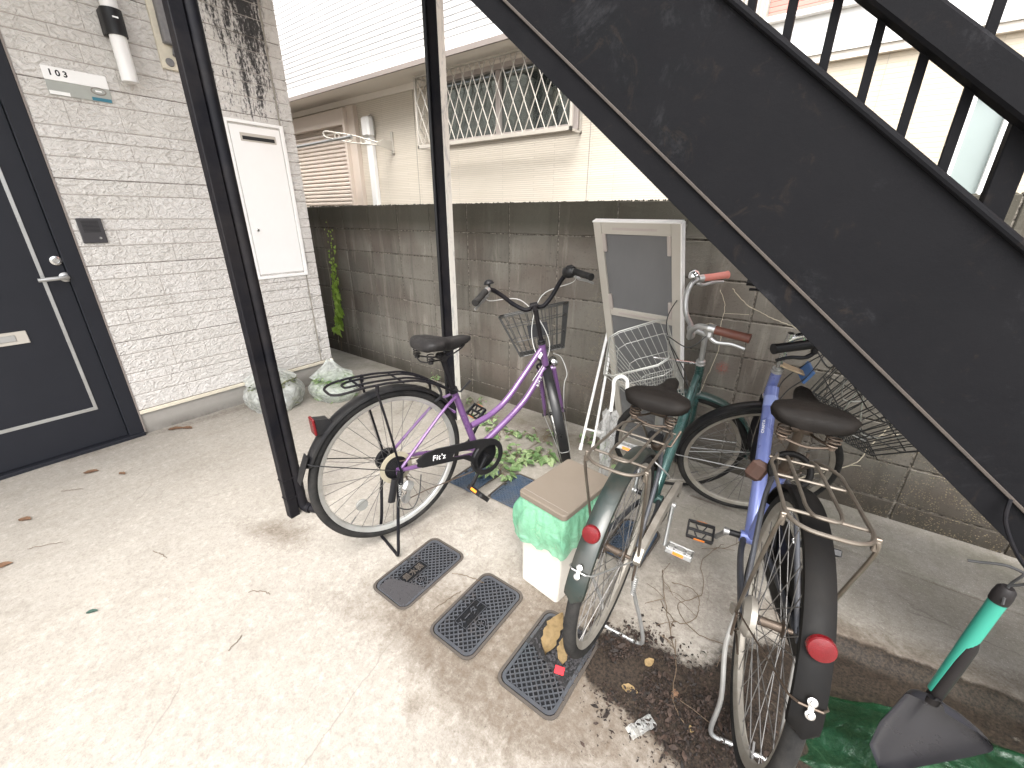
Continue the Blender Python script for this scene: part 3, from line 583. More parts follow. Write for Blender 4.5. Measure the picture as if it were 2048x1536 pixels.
# ------------------------------------------------------------------ staircase
SY = -1.25
def stairs():
    S = thing('staircase', 'black painted steel outdoor staircase with a deep scuffed stringer rising to the left', 'staircase', (0, 0, 0))
    an = math.atan(.838); cs, sn = math.cos(an), math.sin(an); O = V(3.971, 0, 1.399)
    F = lambda s_, n_, y: O+V(s_*cs+n_*sn, y, -s_*sn+n_*cs)
    r3 = np.array([[cs, 0, sn], [0, 1, 0], [-sn, 0, cs]])
    def bar(b, s0, s1, n0, n1, y0, y1, bev=0): b.box(F((s0+s1)/2, (n0+n1)/2, (y0+y1)/2), (s1-s0, abs(y1-y0), abs(n1-n0)), r3, bev)
    for nm, ya, yb, sg in (('stringer', SY, SY+.012, 1), ('stringer', -.42, -.408, -1)):
        b = MB(); bar(b, -2.35, 1.95, .062, .362, ya, yb); 
        bar(b, -2.35, 1.95, .0, .06, ya-.004*sg, ya+.008*sg, .001)
        bar(b, -2.35, 1.95, .362, .372, ya-.012 if sg > 0 else ya, (ya+.075) if sg > 0 else ya+.03, .002); 
        b.build(nm, M['stair_black'], S, 0)
        if sg > 0:
            b = MB(); bar(b, -2.35, 1.9, .0602, .0665, ya-.0125, ya, .001); b.build('stringer_ledge', M['dirty_edge'], S, 0)
            b = MB(); b.tube([F(-2.35, .368, ya-.006), F(1.95, .368, ya-.006)], .009, 10); b.build('stringer_lip', M['stair_black'], S)
    b = MB()
    n = 15
    for i in range(n):
        s = -2.3+i*.285
        p = F(s, .2, 0); b.bb(p[0]-.1, p[0]+.13, SY+.013, -.421, p[2]-.003, p[2]+.003); b.bb(p[0]+.13, p[0]+.133, SY+.013, -.421, p[2]-.04, p[2]+.003)
    b.build('treads', M['stair_black'], S, 0)
    zu = lambda X: 1.879-.838*(X-3.971)
    X = 4.411
    for i in range(24):
        x = X-.0825*i
        if x < 2.3: break
        b = MB(); b.bb(x-.0085, x+.0085, SY+.012, SY+.03, zu(x)-.02, zu(x)+.92, .001); b.build('baluster', M['stair_black'], S, 0)
    b = MB(); b.bb(4.486, 4.526, SY+.013, SY+.055, zu(4.5)-.06, 2.5, .002); b.build('newel_post', M['stair_black'], S, 0)
    for nm, dz, t in (('lower_rail', .163, .058), ('handrail', .9, .05)):
        b = MB(); off = (1.703-zu(4.369))*cs if dz < .5 else dz*cs
        bar(b, -2.2, .8, .362+off, .362+off+t, SY-.03, SY+.03, .006); b.build(nm, M['stair_black'], S, 0)
    b = MB(); b.bb(.9, 2.2, -1.26, -.4, 2.98, 3.1); b.build('landing', M['stair_black'], S, 0)
    return F
SF_ = stairs()

# ------------------------------------------------------------------ block wall
def blockwall():
    b = MB(); r = random.Random(5); 
    for j in range(8):
        z1 = 1.52-.2*j; z0 = max(z1-.2, -.1)
        for k in range(-12, 34):
            x0 = .4*k
            t = r.uniform(-.0015, .0015); t2 = -.003 if j == 0 else 0
            b.bb(x0+.004, x0+.396, -.004+t+t2, .1-t, z0+.0035, z1-.0035 if j else z1+r.uniform(-.004, .004), .004)
    # split the long faces for a little waviness
    o = MB(); o.bb(-4.8, 13.6, .002, .096, -.1, 1.512)
    W = thing('block_wall', 'tall dark weathered concrete block wall along the back of the yard', 'wall', (0, 0, 0))
    b.build('blocks', M['block_wall'], W, 30); o.build('mortar', M['mortar'], W, 0)
    # mossy crumbs along the top
    c = MB(); 
    for i in range(900):
        x = r.uniform(-.2, 5.4); y = r.uniform(-.004, .1); s = r.uniform(.003, .009); c.box((x, y, 1.521+s*.2), (s, s, s*r.uniform(.5, 1.4)), rz(r.uniform(0, 3))@rx(r.uniform(0, 1)))
    c.build('moss', M['block_wall'], W, 0)
blockwall()

# ------------------------------------------------------------------ neighbouring houses
def house1():
    H = thing('neighbour_house', 'cream sided house behind the block wall with a latticed window and a roller shutter', 'house', (0, 0, 0))
    Y = .9
    b = MB()
    for x0, x1, z0, z1 in [(-9, -1.95, -.1, 2.67), (-1.95, -.6, 2.57, 2.67), (-.6, .78, -.1, 2.67), (.78, 2.42, -.1, 2.08), (.78, 2.42, 2.64, 2.67), (2.42, 3.2, -.1, 2.67)]: b.bb(x0, x1, Y, Y+.15, z0, z1)
    b.build('wall', M['siding_cream'], H, 0)
    b = MB(); b.bb(-9, 3.2, .57, .8, 2.7, 6.5); b.build('upper_wall', M['siding_white'], H, 0)
    b = MB(); b.bb(-9, 3.2, .56, Y+.15, 2.668, 2.69); b.build('soffit', M['soffit'], H, 0)
    b = MB(); b.bb(-9, 3.2, .548, .568, 2.662, 2.70); b.build('drip_trim', M['grey_trim'], H, 0)
    b = MB(); b.bb(-9, 3.2, .552, .569, 2.70, 2.77); b.build('starter_trim', M['white_trim'], H, 0)
    b = MB(); b.bb(-9, 3.2, Y-.02, Y, 2.61, 2.667); b.build('eave_trim', M['soffit'], H, 0)
    b = MB()
    for x in (-.04+.55, -1.0+.2): b.bb(x, x+.006, Y-.002, Y+.001, 1.3, 2.67)
    b.bb(2.52, 2.526, Y-.002, Y, 1.3, 2.67); b.build('wall_joint', M['sealant'], H, 0)
    # window
    wf = MB(); x0, x1, z0, z1 = .78, 2.42, 2.08, 2.64
    wf.bb(x0, x0+.05, Y-.03, Y+.08, z0, z1, .002); wf.bb(x1-.05, x1, Y-.03, Y+.08, z0, z1, .002); wf.bb(x0+.05, x1-.05, Y-.03, Y+.08, z1-.04, z1, .002); wf.bb(x0+.05, x1-.05, Y-.03, Y+.08, z0, z0+.045, .002)
    wf.bb(1.58, 1.63, Y-.01, Y+.05, z0+.045, z1-.04, .002); W = wf.build('window', M['taupe'], H, 0)
    g = MB(); g.bb(x0+.05, x1-.05, Y+.02, Y+.026, z0+.045, z1-.04); g.build('pane', M['window_glass'], W, 0)
    g = MB(); g.bb(x0+.05, x1-.05, Y+.1, Y+.12, z0+.045, z1-.04); g.build('frosted_inside', M['frosted_glass'], W, 0)
    L = MB(); fx0, fx1, fz0, fz1, fy = .73, 2.45, 2.052, 2.648, Y-.17
    for a in (L,):
        a.bb(fx0, fx0+.02, fy-.012, fy+.012, fz0, fz1, .002); a.bb(fx1-.02, fx1, fy-.012, fy+.012, fz0, fz1, .002); a.bb(fx0, fx1, fy-.012, fy+.012, fz0, fz0+.03, .002); a.bb(fx0, fx1, fy-.01, fy+.01, fz1-.014, fz1, .002)
        for x in (fx0+.01, fx1-.01):
            a.bb(x-.006, x+.006, fy, Y, fz0, fz0+.015); a.bb(x-.006, x+.006, fy, Y, fz1-.015, fz1); a.bb(x-.006, x+.006, Y-.02, Y, fz0, fz1)
        for s_ in (-1, 1):
            for q in (fy, ):
                d = .25; xx = fx0-d
                while xx < fx1+d:
                    xa, xb, za, zb = xx, xx+d*s_, fz0+.02, fz1-.01
                    # clip to the frame
                    t0, t1 = 0., 1.
                    for lim, sgn in ((fx0+.01, 1), (fx1-.01, -1)):
                        da, db = (xa-lim)*sgn, (xb-lim)*sgn
                        if da < 0 and db < 0: t0, t1 = 1, 0; break
                        if da < 0: t0 = max(t0, da/(da-db))
                        elif db < 0: t1 = min(t1, da/(da-db))
                    if t1-t0 > .02:
                        A = V(xa+(xb-xa)*t0, q+.004*s_, za+(zb-za)*t0); Bq = V(xa+(xb-xa)*t1, q+.004*s_, za+(zb-za)*t1); a.tube([A, Bq], .0042, 6)
                    xx += .1085
        for x in (fx0+.01,):   # side lattice
            for s_ in (-1, 1):
                for k in range(3):
                    a.tube([(x, fy+.085-.08*s_, fz0+.02+.19*k), (x, fy+.085+.08*s_, fz0+.21+.19*k)], .004, 6)
    L.build('lattice_grille', M['cream_metal'], H, 0)
    # roller shutter
    b = MB(); b.bb(-1.95, -.6, Y-.1, Y+.02, 2.41, 2.57, .004); b.bb(-1.95, -.6, Y-.03, Y+.02, 2.37, 2.41); S = b.build('shutter_box', M['shutter_box'], H, 0)
    b = MB(); z = 2.365
    while z > 1.0:
        P = [(-.006+.0, z), (-.02, z-.012), (-.02, z-.03), (-.006, z-.042), (.01, z-.043), (.01, z)]
        b.prism(P, lambda p: V(-1.95, Y-.02+p[0], p[1]), lambda p: V(-.6, Y-.02+p[0], p[1])); z -= .045
    b.build('shutter_slats', M['shutter'], H, 0)
    b = MB(); b.bb(-.6, -.56, Y-.1, Y, 1.0, 2.575, .002); b.bb(-.56, -.43, Y-.055, Y, 1.0, 2.59, .002); b.build('shutter_rail', M['shutter_box'], H, 0)
    # air-conditioner duct cover
    b = MB(); b.bb(-.25, -.155, Y-.06, Y, 1.0, 2.2, .01); b.build('duct_cover', M['white_plastic'], H, 0)
    b = MB(); b.bb(-.262, -.13, Y-.1, Y, 2.25, 2.45, .02); b.bb(-.25, -.15, Y-.075, Y, 2.18, 2.26, .01); b.build('duct_hood', M['white_plastic'], H, 20)
    b = MB(); b.tube(cr([(-.13, Y-.02, 2.27), (-.115, Y-.03, 2.33), (-.12, Y-.03, 2.42), (-.15, Y-.03, 2.465), (-.18, Y-.04, 2.45)], 6), .008, 8); b.build('cable', M['sealant'], H)
    # pole bracket
    b = MB(); b.bb(.13, .16, Y-.02, Y, 2.07, 2.28, .003); b.prism([(0, 2.10), (0, 2.19), (-.12, 2.19), (-.2, 2.15), (-.2, 2.13)], lambda p: V(.14, Y-.02+p[0], p[1]), lambda p: V(.152, Y-.02+p[0], p[1])); b.build('pole_bracket', M['cream_metal'], H, 0)
    b = MB(); E0, E1 = V(.145, Y-.2, 2.145), V(-.33, Y-.48, 2.235); ax = (E1-E0)/np.linalg.norm(E1-E0); up = V(0, 0, 1); 
    for sgn, w in ((1, .03), (-1, .03)): b.tube([E0+up*.012*sgn, E0*.5+E1*.5+up*.036*sgn, E1+up*.03*sgn], .007, 8)
    for f in (.3, .55, .8): 
        c = E0+(E1-E0)*f; b.tube([c+ax*.026*math.cos(a)+up*.026*math.sin(a) for a in np.linspace(0, 2*math.pi, 17)[:-1]], .006, 6, True)
    c = E1; b.tube([c+ax*.04*math.cos(a)+up*.03*math.sin(a) for a in np.linspace(-1.8, 1.8, 12)], .009, 8); b.build('pole_arm', M['cream_metal'], H)
house1()
o = MB(); o.tube([(-2.6, .45, 2.16), (.02, .45, 2.185)], .014, 14); o.tube([(.0, .45, 2.185), (.05, .45, 2.186)], .018, 14)
tag(o.build('laundry_pole', M['alloy']), 'long bare metal laundry pole resting on the wall bracket in front of the shutter', 'pole')
def house2():
    H = thing('neighbour_house', 'second cream house with a white balcony band and brick-red siding seen past the balusters', 'house', (0, 0, 0))
    Y = 1.6
    b = MB()
    for x0, x1, z0, z1 in [(3.25, 4.74, -.1, 2.46), (4.74, 4.95, -.1, 1.52), (4.74, 4.95, 2.18, 2.46), (4.95, 12, -.1, 2.46)]: b.bb(x0, x1, Y, Y+.15, z0, z1)
    b.build('wall', M['siding_pale'], H, 0)
    b = MB(); b.bb(3.25, 12, Y-.04, Y+.1, 2.43, 2.475); b.build('band_trim', M['soffit'], H, 0)
    b = MB(); b.bb(3.52, 12, Y-.06, Y+.1, 2.476, 2.70); b.build('balcony_band', M['white_trim'], H, 0)
    b = MB(); b.bb(3.52, 12, Y-.11, Y-.06, 2.70, 2.735, .004); b.build('gutter', M['white_metal'], H, 0)
    b = MB(); b.bb(3.52, 12, Y-.07, Y+.1, 2.736, 2.75); b.build('flashing', M['grey_trim'], H, 0)
    b = MB(); b.bb(3.52, 12, Y, Y+.1, 2.751, 6); b.build('red_wall', M['siding_red'], H, 0)
    b = MB()
    for i in range(9): b.tube(cr([(3.3+.028*i, Y-.1, 2.62), (3.3+.028*i, Y-.16, 2.7), (3.3+.028*i, Y-.12, 2.9), (3.3+.028*i, Y-.08, 3.2)], 4), .005, 6)
    b.bb(3.28, 3.55, Y-.12, Y-.09, 2.6, 2.63); b.bb(3.28, 3.55, Y+.02, Y+.06, 2.47, 3.2); b.build('balcony_grille', M['cream_metal'], H, 0)
    f = MB(); x0, x1, z0, z1 = 4.74, 4.95, 1.52, 2.18
    f.bb(x0, x0+.03, Y-.04, Y+.06, z0, z1, .002); f.bb(x1-.03, x1, Y-.04, Y+.06, z0, z1, .002); f.bb(x0+.03, x1-.03, Y-.04, Y+.06, z1-.03, z1, .002); f.bb(x0+.03, x1-.03, Y-.04, Y+.06, z0, z0+.03, .002)
    W = f.build('window', M['white_metal'], H, 0); g = MB(); g.bb(x0+.03, x1-.03, Y, Y+.006, z0+.03, z1-.03); g.build('pane', M['frosted_glass'], W, 0)
    b = MB(); b.bb(4.28, 4.283, Y-.002, Y, 1, 2.43); b.build('wall_joint', M['sealant'], H, 0)
house2()
# ------------------------------------------------------------------ bicycles
def wheel(name, W, c, r, mats, parent, sides=(0,), cassette=False, refl=True, rimd=.014, seed=0):
    """W maps wheel-frame points (x fwd, y left, z up about the hub) to bike-local; c ignored"""
    t = MB(W); t.lathe([(r-.018+.0175*math.cos(a), .0175*math.sin(a)) for a in np.linspace(-2.5, 2.5, 13)], (0, 0, 0), (0, 1, 0), 96)
    root = t.build(name, None, parent, 40)   # tyre is the wheel's own mesh
    root.data.materials.append(mats['tyre'])
    m = MB(W); m.lathe([(r-.035, -.0125), (r-.032, -.0135), (r-.032, -.012), (r-.038, -.009), (r-.038, .009), (r-.032, .012), (r-.032, .0135), (r-.035, .0125), (r-.045, .0105), (r-.037-rimd, .006), (r-.037-rimd, -.006), (r-.045, -.0105)], (0, 0, 0), (0, 1, 0), 96, closedprof=True); m.build('rim', mats['rim'], root, 40)
    h = MB(W); h.lathe([(0, -.052), (.006, -.052), (.006, -.036), (.022, -.034), (.022, -.03), (.012, -.026), (.011, 0), (.012, .026), (.022, .03), (.022, .034), (.006, .036), (.006, .052), (0, .052)], (0, 0, 0), (0, 1, 0), 20); h.build('hub', mats['hub'], root)
    s = MB(W); R2 = r-.051
    for i in range(36):
        side = 1 if i % 2 else -1; a = 2*math.pi*i/36; off = (1 if (i//2) % 2 else -1)*1.15; fl = .021 if not cassette or side > 0 else .021
        p = V(fl*math.cos(a+off), side*.032, fl*math.sin(a+off)); q = V(R2*math.cos(a), side*.003, R2*math.sin(a)); s.tube([p, q], .00115, 5, caps=False)
    s.tube([(R2*math.cos(4.0), 0, R2*math.sin(4.0)), ((R2-.035)*math.cos(4.0), 0, (R2-.035)*math.sin(4.0))], .003, 8)
    s.build('spokes', mats['spoke'], root)
    if refl:
        a = refl; c_ = V(.7*R2*math.cos(a), 0, .7*R2*math.sin(a)); f = MB(W); f.lathe([(0, .006), (.024, .005), (.026, 0), (.024, -.005), (0, -.006)], c_, (0, 1, 0), 20); f.build('spoke_reflector', M['clear_reflector'], root)
    return root
def fender(W, r, a0, a1, w, name, mat, parent, extra=.014):
    b = MB(W); R3 = r+extra; n = 40
    prof = [(R3-.012, -w/2), (R3-.004, -w/2*.93), (R3, -w/2*.6), (R3+.0015, 0), (R3, w/2*.6), (R3-.004, w/2*.93), (R3-.012, w/2)]
    prof = prof+[(p[0]-.0015, p[1]*.97) for p in prof[::-1]]
    # angles measured from +x towards +z ; lathe axis +y rotates x->-z so mirror
    vs = []; k = len(prof); n = 56
    for i in range(n+1):
        t = a0+(a1-a0)*i/n; e = min((a1-t)*R3, (t-a0)*R3); q = math.sqrt(max(.03, 1-max(0, 1-e/.022)**2))
        for p in prof: vs.append(V(p[0]*math.cos(t), p[1]*q, p[0]*math.sin(t)))
    b.add(vs, [(i*k+j, i*k+(j+1) % k, (i+1)*k+(j+1) % k, (i+1)*k+j) for i in range(n) for j in range(k)]+[tuple(range(k)), tuple(n*k+j for j in range(k-1, -1, -1))])
    return b.build(name, mat, parent, 40)
def saddle(T, parent, mat, wr=.092, L=.26):
    xs = np.linspace(-.12, .15, 26); rings = []; n = 22
    for x in xs:
        u = (x+.12)/.27
        w = np.interp(u, [0, .05, .15, .32, .45, .58, .72, .9, 1], [.045, .078, .092, .082, .052, .031, .023, .019, .006])*wr/.09
        top = np.interp(u, [0, .1, .3, .55, .85, 1], [.012, .03, .028, .014, .016, .006]); hgt = np.interp(u, [0, .08, .3, .6, .9, 1], [.028, .05, .054, .056, .038, .014])
        ring = []
        for k in range(n):
            a = 2*math.pi*k/n; cx, cz = math.cos(a), math.sin(a)
            yy = w*math.copysign(abs(cx)**.75, cx); zz = top+(0 if cz > 0 else 0)
            zz = top-.018+ (.018*math.copysign(abs(cz)**.8, cz) if cz > 0 else -(hgt-.018)*abs(cz)**.45)
            if cz < 0: yy *= 1-.12*abs(cz)
            ring.append(V(x, yy, zz))
        rings.append(ring)
    b = MB(T); vs = [p for r_ in rings for p in r_]; fs = []
    for i in range(len(rings)-1):
        for k in range(n): fs.append((i*n+k, i*n+(k+1) % n, (i+1)*n+(k+1) % n, (i+1)*n+k))
    fs += [tuple(range(n)), tuple((len(rings)-1)*n+k for k in range(n))]; b.add(vs, fs)
    o = b.build('saddle', mat, parent, 60)
    s = MB(T)
    for sg in (-1, 1):
        P = [V(-.085+.013*math.cos(t), sg*.055+.016*math.sin(t), -.03-.026*t/(2*math.pi*2.6)) for t in np.linspace(0, 2*math.pi*2.6, 52)]; s.tube(P, .0024, 6)
        s.tube(cr([(-.085, sg*.055, -.06), (-.05, sg*.034, -.066), (.0, sg*.022, -.07), (.08, sg*.014, -.045), (.12, 0, -.03)], 5), .0035, 8)
        s.cyl((-.085, sg*.055, -.068), (-.085, sg*.055, -.056), .011, 12)
    s.tube(cr([(-.09, -.055, -.062), (-.1, 0, -.07), (-.09, .055, -.062)], 5), .0032, 8); s.cyl((-.0, -.026, -.067), (-.0, .026, -.067), .015, 14)
    s.build('saddle_springs', mat if mat.name != 'seat_brown' else M['rusty_steel'], o)
    return o
def basket(Wb, parent, mat, bw=.26, bd=.19, tw=.36, td=.27, h=.2, bottom_n=16, r=.0022, tilt=0):
    b = MB(Wb)
    def pt(u, v, t):  # u lateral -1..1, v depth 0..1 (0 = rear)
        w = bw+(tw-bw)*t; d0 = 0-.0*t; d = bd+(td-bd)*t; return V(d0+v*d, u*w/2, h*t)
    def loop(t, rr, k=.16):
        P = []
        for (u, v) in [(-1+k, 0), (1-k, 0), (1, k), (1, 1-k), (1-k, 1), (-1+k, 1), (-1, 1-k), (-1, k)]: P.append(pt(u, v, t))
        b.tube(P, rr, 6, True)
    loop(0, r*1.3); loop(1, r*1.8); loop(.97, r); loop(.72, r); loop(.36, r)
    for i in range(9):
        u = -1+.16+(2-.32)*i/8
        b.tube([pt(u, 0, 0), pt(u, 0, 1)], r, 5); b.tube([pt(u, 1, 0), pt(u, 1, 1)], r, 5); b.tube([pt(u, 0, 0), pt(u, 1, 0)], r, 5)
    for i in range(7):
        v = .12+.76*i/6; b.tube([pt(-1, v, 0), pt(-1, v, 1)], r, 5); b.tube([pt(1, v, 0), pt(1, v, 1)], r, 5)
    for i in range(bottom_n): v = i/(bottom_n-1); b.tube([pt(-1, v, 0), pt(1, v, 0)], r*.85, 5)
    return b.build('basket', mat, parent)
def bicycle(g, st):
    A = rz(g['yaw'])@rx(g['roll'])@ry(g['pitch']); T = V(g['x'], g['y'], g['z'])
    mw = Matrix([[*A[i], T[i]] for i in range(3)]+[[0, 0, 0, 1]])
    B = thing('bicycle', st['label'], 'bicycle', group=None, mat=mw)
    Wl = lambda p: T+A@np.array(p, float); Li = lambda p: A.T@(np.array(p, float)-T)
    r = g['r']; ca, sa = math.cos(R_(69)), math.sin(R_(69)); u = V(-ca, 0, sa); pp = V(sa, 0, ca); F0 = V(g['wb'], 0, r); ax = F0-.045*pp; S = axrot(u, g['steer'])
    SF = lambda f, y, w: ax+S@(pp*f+V(0, y, 0)+u*w)          # steering frame: forward, left, along the axis
    SX = lambda p: ax+S@np.array(p, float)                    # same frame but with the bike's own axes
    rearW = lambda p: np.array([0, 0, r])+np.array(p, float)
    frontW = lambda p: SX(.045*pp+np.array(p, float))
    P = st['paint']; bb = V(g['bbx'], 0, g['bbz']); hb = ax+u*g['hb']; ht = ax+u*(g['hb']+g['hl']); stt = g['hb']+g['hl']+g['sl']
    seat = V(g['sax'], 0, g['saz']); sdir = seat-V(.01, 0, .06)-bb; sdir /= np.linalg.norm(sdir); sc = bb+sdir*st.get('stl', .36)
    f = MB(); f.tube([hb-u*.008, ht+u*.004], .019, 18); f.tube([bb-V(0, .036, 0), bb+V(0, .036, 0)], .021, 18); f.tube([bb+sdir*.0, sc], .0165, 14)
    for poly, rr in st['tubes']: f.tube(cr([V(*p) if len(p) == 3 else V(p[0], 0, p[1]) for p in poly], 6), rr, 14, flat=st.get('flat', 1))
    fr = f.build('frame', P, B); f = MB()
    for s in (-1, 1):
        f.tube(cr([bb+V(-.015, s*.025, 0), bb*.65+V(.0, s*.045, r*.35-.0), V(.012, s*.062, r)], 5), .0095, 10)
        f.tube(cr([sc-sdir*.035+V(-.012, s*.02, 0), (sc*.7+V(0, 0, r)*.3)+V(0, s*.042, .0), V(.0, s*.062, r)], 5), .007, 10)
        f.box((0, s*.062, r), (.03, .005, .03))
    f.tube([sc-sdir*.11+V(-.05, -.03, 0), sc-sdir*.11+V(-.05, .03, 0)], .006, 8)
    f.build('rear_stays', st.get('staypaint', P), B)
    if st.get('text'):
        pass
    mats = dict(tyre=M['rubber'], rim=st['rim'], hub=st['hub'], spoke=M['spoke_dark'])
    rw = wheel('rear_wheel', rearW, None, r, mats, B, refl=st.get('refl_r', 3.9)); fw = wheel('front_wheel', frontW, None, r, mats, B, refl=st.get('refl_f', 2.2))
    # fork
    k = MB(); k.tube([SF(0, 0, g['hb']-.02), SF(0, 0, g['hb'])], .018, 14); k.tube([SF(.0, -.038, g['hb']-.03), SF(0, .038, g['hb']-.03)], .014, 12)
    for s in (-1, 1): k.tube(cr([SF(0, s*.04, g['hb']-.03), SF(.002, s*.044, .2), SF(.012, s*.05, .07), SF(.045, s*.055, 0)], 5), [.013]*6+[.0115]*5+[.008]*5, 12)
    k.build('fork', P if st.get('fork') is None else st['fork'], B)
    k = MB(); k.tube([SF(.045, -.068, 0), SF(.045, .068, 0)], .005, 10); k.lathe([(0, -.01), (.009, -.01), (.009, 0), (0, 0)], SF(.045, .07, 0), S@V(0, 1, 0), 8); k.lathe([(0, -.01), (.009, -.01), (.009, 0), (0, 0)], SF(.045, -.06, 0), S@V(0, 1, 0), 8); k.build('front_axle', st['hub'], B)
    # headset and stem
    k = MB(); k.lathe([(0, 0), (.021, 0), (.021, .006), (.018, .008), (.02, .012), (.02, .02), (.014, .024), (0, .024)], ht, u, 18); k.lathe([(0, -.01), (.021, -.01), (.022, 0), (0, 0)], hb, u, 18); k.build('headset', st['stemm'] if st['stemm'].name != 'black_paint' else M['black_plastic'], B)
    cl = SF(g['ext'], 0, stt); e = g['ext']
    H = MB(); H.tube([ht+u*.02, SF(0, 0, stt-.012), SF(.0, 0, stt+.004)], .0115, 14); H.tube(cr([SF(0, 0, stt-.025), SF(e*.5, 0, stt-.006), SF(e, 0, stt)], 4), .0125, 12); H.tube([SF(e, -.02, stt), SF(e, .02, stt)], .0175, 16)
    hw, ri, sw = g['hw'], g['rise'], g['sweep']; dz = st.get('dip', .0)
    barP = lambda s: cr([SF(e, 0, stt), SF(e, s*.045, stt+dz), SF(e+.018, s*.1, stt+ri*.18), SF(e+.022, s*.15, stt+ri*.62), SF(e+.005, s*.19, stt+ri*.95), SF(e-.03, s*(hw-.055), stt+ri*1.04), SF(e-sw*.55, s*(hw-.03), stt+ri*1.02), SF(e-sw, s*hw, stt+ri)], 7)
    H.tube(barP(-1)[::-1]+barP(1)[1:], .0112, 14); hbar = H.build('handlebar', st['barm'], B)
    for s, gm in ((1, st['grip'][0]), (-1, st['grip'][1])):
        bp = barP(s); L = 0; i = len(bp)-1
        while L < .115: L += np.linalg.norm(bp[i]-bp[i-1]); i -= 1
        q = MB(); q.tube(bp[i:], .0158, 16); q.lathe([(0, 0), (.0175, 0), (.0175, .006), (0, .006)], bp[-1], bp[-1]-bp[-2], 16); q.build('grip', gm, hbar)
        d = bp[-1]-bp[i]; d /= np.linalg.norm(d); base = bp[i-1]; fwd = S@V(1, 0, -.45); fwd -= d*(fwd@d); fwd /= np.linalg.norm(fwd)
        q = MB(); q.lathe([(.0, -.012), (.017, -.012), (.017, .012), (0, .012)], base, d, 14); q.box(base+fwd*.022, (.024, .018, .024), None, .004)
        q.tube(cr([base+fwd*.03, base+fwd*.043+d*.03, base+fwd*.036+d*.08, base+fwd*.04+d*.125], 5), [.008]*5+[.0065]*6+[.006]*5, 8, flat=.8); q.build('brake_lever', st['lever'], hbar)
        if st.get('cables', 1):
            q = MB(); tgt = SF(.03, s*.02, g['hb']-.02) if s < 0 else bb*.2+hb*.8
            loopd = st.get('loop', .08)
            q.tube(cr([base+fwd*.03-d*.01, base+fwd*.09-d*.06+V(0, 0, .0), SF(e+loopd+.02, s*.06, stt-.0), SF(e+.05, -s*.03, stt-.14), SF(.045, -s*.035, g['hb']+.05), tgt], 8), .0024, 6); q.build('brake_cable', st['cable'], hbar)
        if s == st.get('bell', 1):
            up = S@V(0, 0, 1); c = bp[i-5]+up*.03; q = MB(); q.lathe([(0, .02), (.012, .0185), (.022, .011), (.0265, 0), (.0255, -.004), (.0, -.005)], c, up, 24); q.cyl(c-up*.02, c, .006, 8); q.build('bell', st['bellm'], hbar)
        if s == st.get('shifter', 0):
            q = MB(); q.lathe([(.0, -.03), (.026, -.03), (.03, -.015), (.03, .012), (.022, .026), (.018, .03)], bp[i-4], bp[i-3]-bp[i-5], 18); q.box(bp[i-4]+S@V(.0, 0, .02), (.045, .04, .022), S, .008); q.build('gear_shifter', M['black_plastic'], hbar)
    # seat post, clamp, saddle
    k = MB(); k.tube([sc-sdir*.02, seat-V(0, 0, .062)+V(0, 0, 0)], .0128, 14); k.build('seat_post', st['postm'], B)
    k = MB(); k.lathe([(.0, -.016), (.0205, -.016), (.0205, .004), (0, .004)], sc, sdir, 16); k.tube([sc+V(.0, -.02, 0), sc+V(.01, -.045, 0), sc+V(.05, -.06, .05)], .0045, 8); k.build('seat_clamp', st['hub'], B)
    sad = saddle(lambda p: seat+ry(st.get('stilt', -.05))@np.array(p, float)-V(0, 0, .012), B, st['saddle'], st.get('swr', .09))
    # fenders
    rf = fender(rearW, r, st['rf'][0], st['rf'][1], .056, 'rear_fender', st['fender'], B); ff = fender(frontW, r, st['ff'][0], st['ff'][1], .052, 'front_fender', st.get('ffm', st['fender']), B)
    q = MB(rearW); a = st['flap'][0]; R3 = r+.0165
    a1 = st['rf'][1]
    def stay(b, Wf, ang, rr, half, hubw, rad=.0022):
        Rr = rr+.016; top = V(Rr*math.cos(ang), 0, Rr*math.sin(ang)); 
        b.tube([V(0, hubw, 0)*1.0, V((Rr-.012)*math.cos(ang), half, (Rr-.012)*math.sin(ang)), V((Rr+.004)*math.cos(ang), half*.6, (Rr+.004)*math.sin(ang)), V((Rr+.005)*math.cos(ang), 0, (Rr+.005)*math.sin(ang)), V((Rr+.004)*math.cos(ang), -half*.6, (Rr+.004)*math.sin(ang)), V((Rr-.012)*math.cos(ang), -half, (Rr-.012)*math.sin(ang)), V(0, -hubw, 0)], rad, 7)
    q = MB(rearW); stay(q, None, st['stay'], r, .03, .068); q.build('fender_stay', st['staym'], rf)
    if st.get('clamp'):
        q = MB(rearW); c = V((r+.023)*math.cos(st['stay']), 0, (r+.023)*math.sin(st['stay'])); nrm = V(math.cos(st['stay']), 0, math.sin(st['stay'])); tg = V(-nrm[2], 0, nrm[0])
        for s in (-1, 1): q.lathe([(0, .006), (.004, .006), (.0045, .003), (.008, .002), (.0085, 0)], c+tg*.011*s, nrm, 16)
        q.box(c-nrm*.001, (.018, .01, .004), np.stack([tg, V(0, 1, 0), nrm], 1), .001); q.build('stay_clamp', M['chrome'], rf)
    q = MB(frontW); stay(q, None, st['fstay'], r, .029, .06); q.build('fender_stay', st['staym2'], ff)
    # reflector
    a = st['refa']; nrm = V(math.cos(a), 0, math.sin(a)); c = nrm*(r+.03); q = MB(rearW)
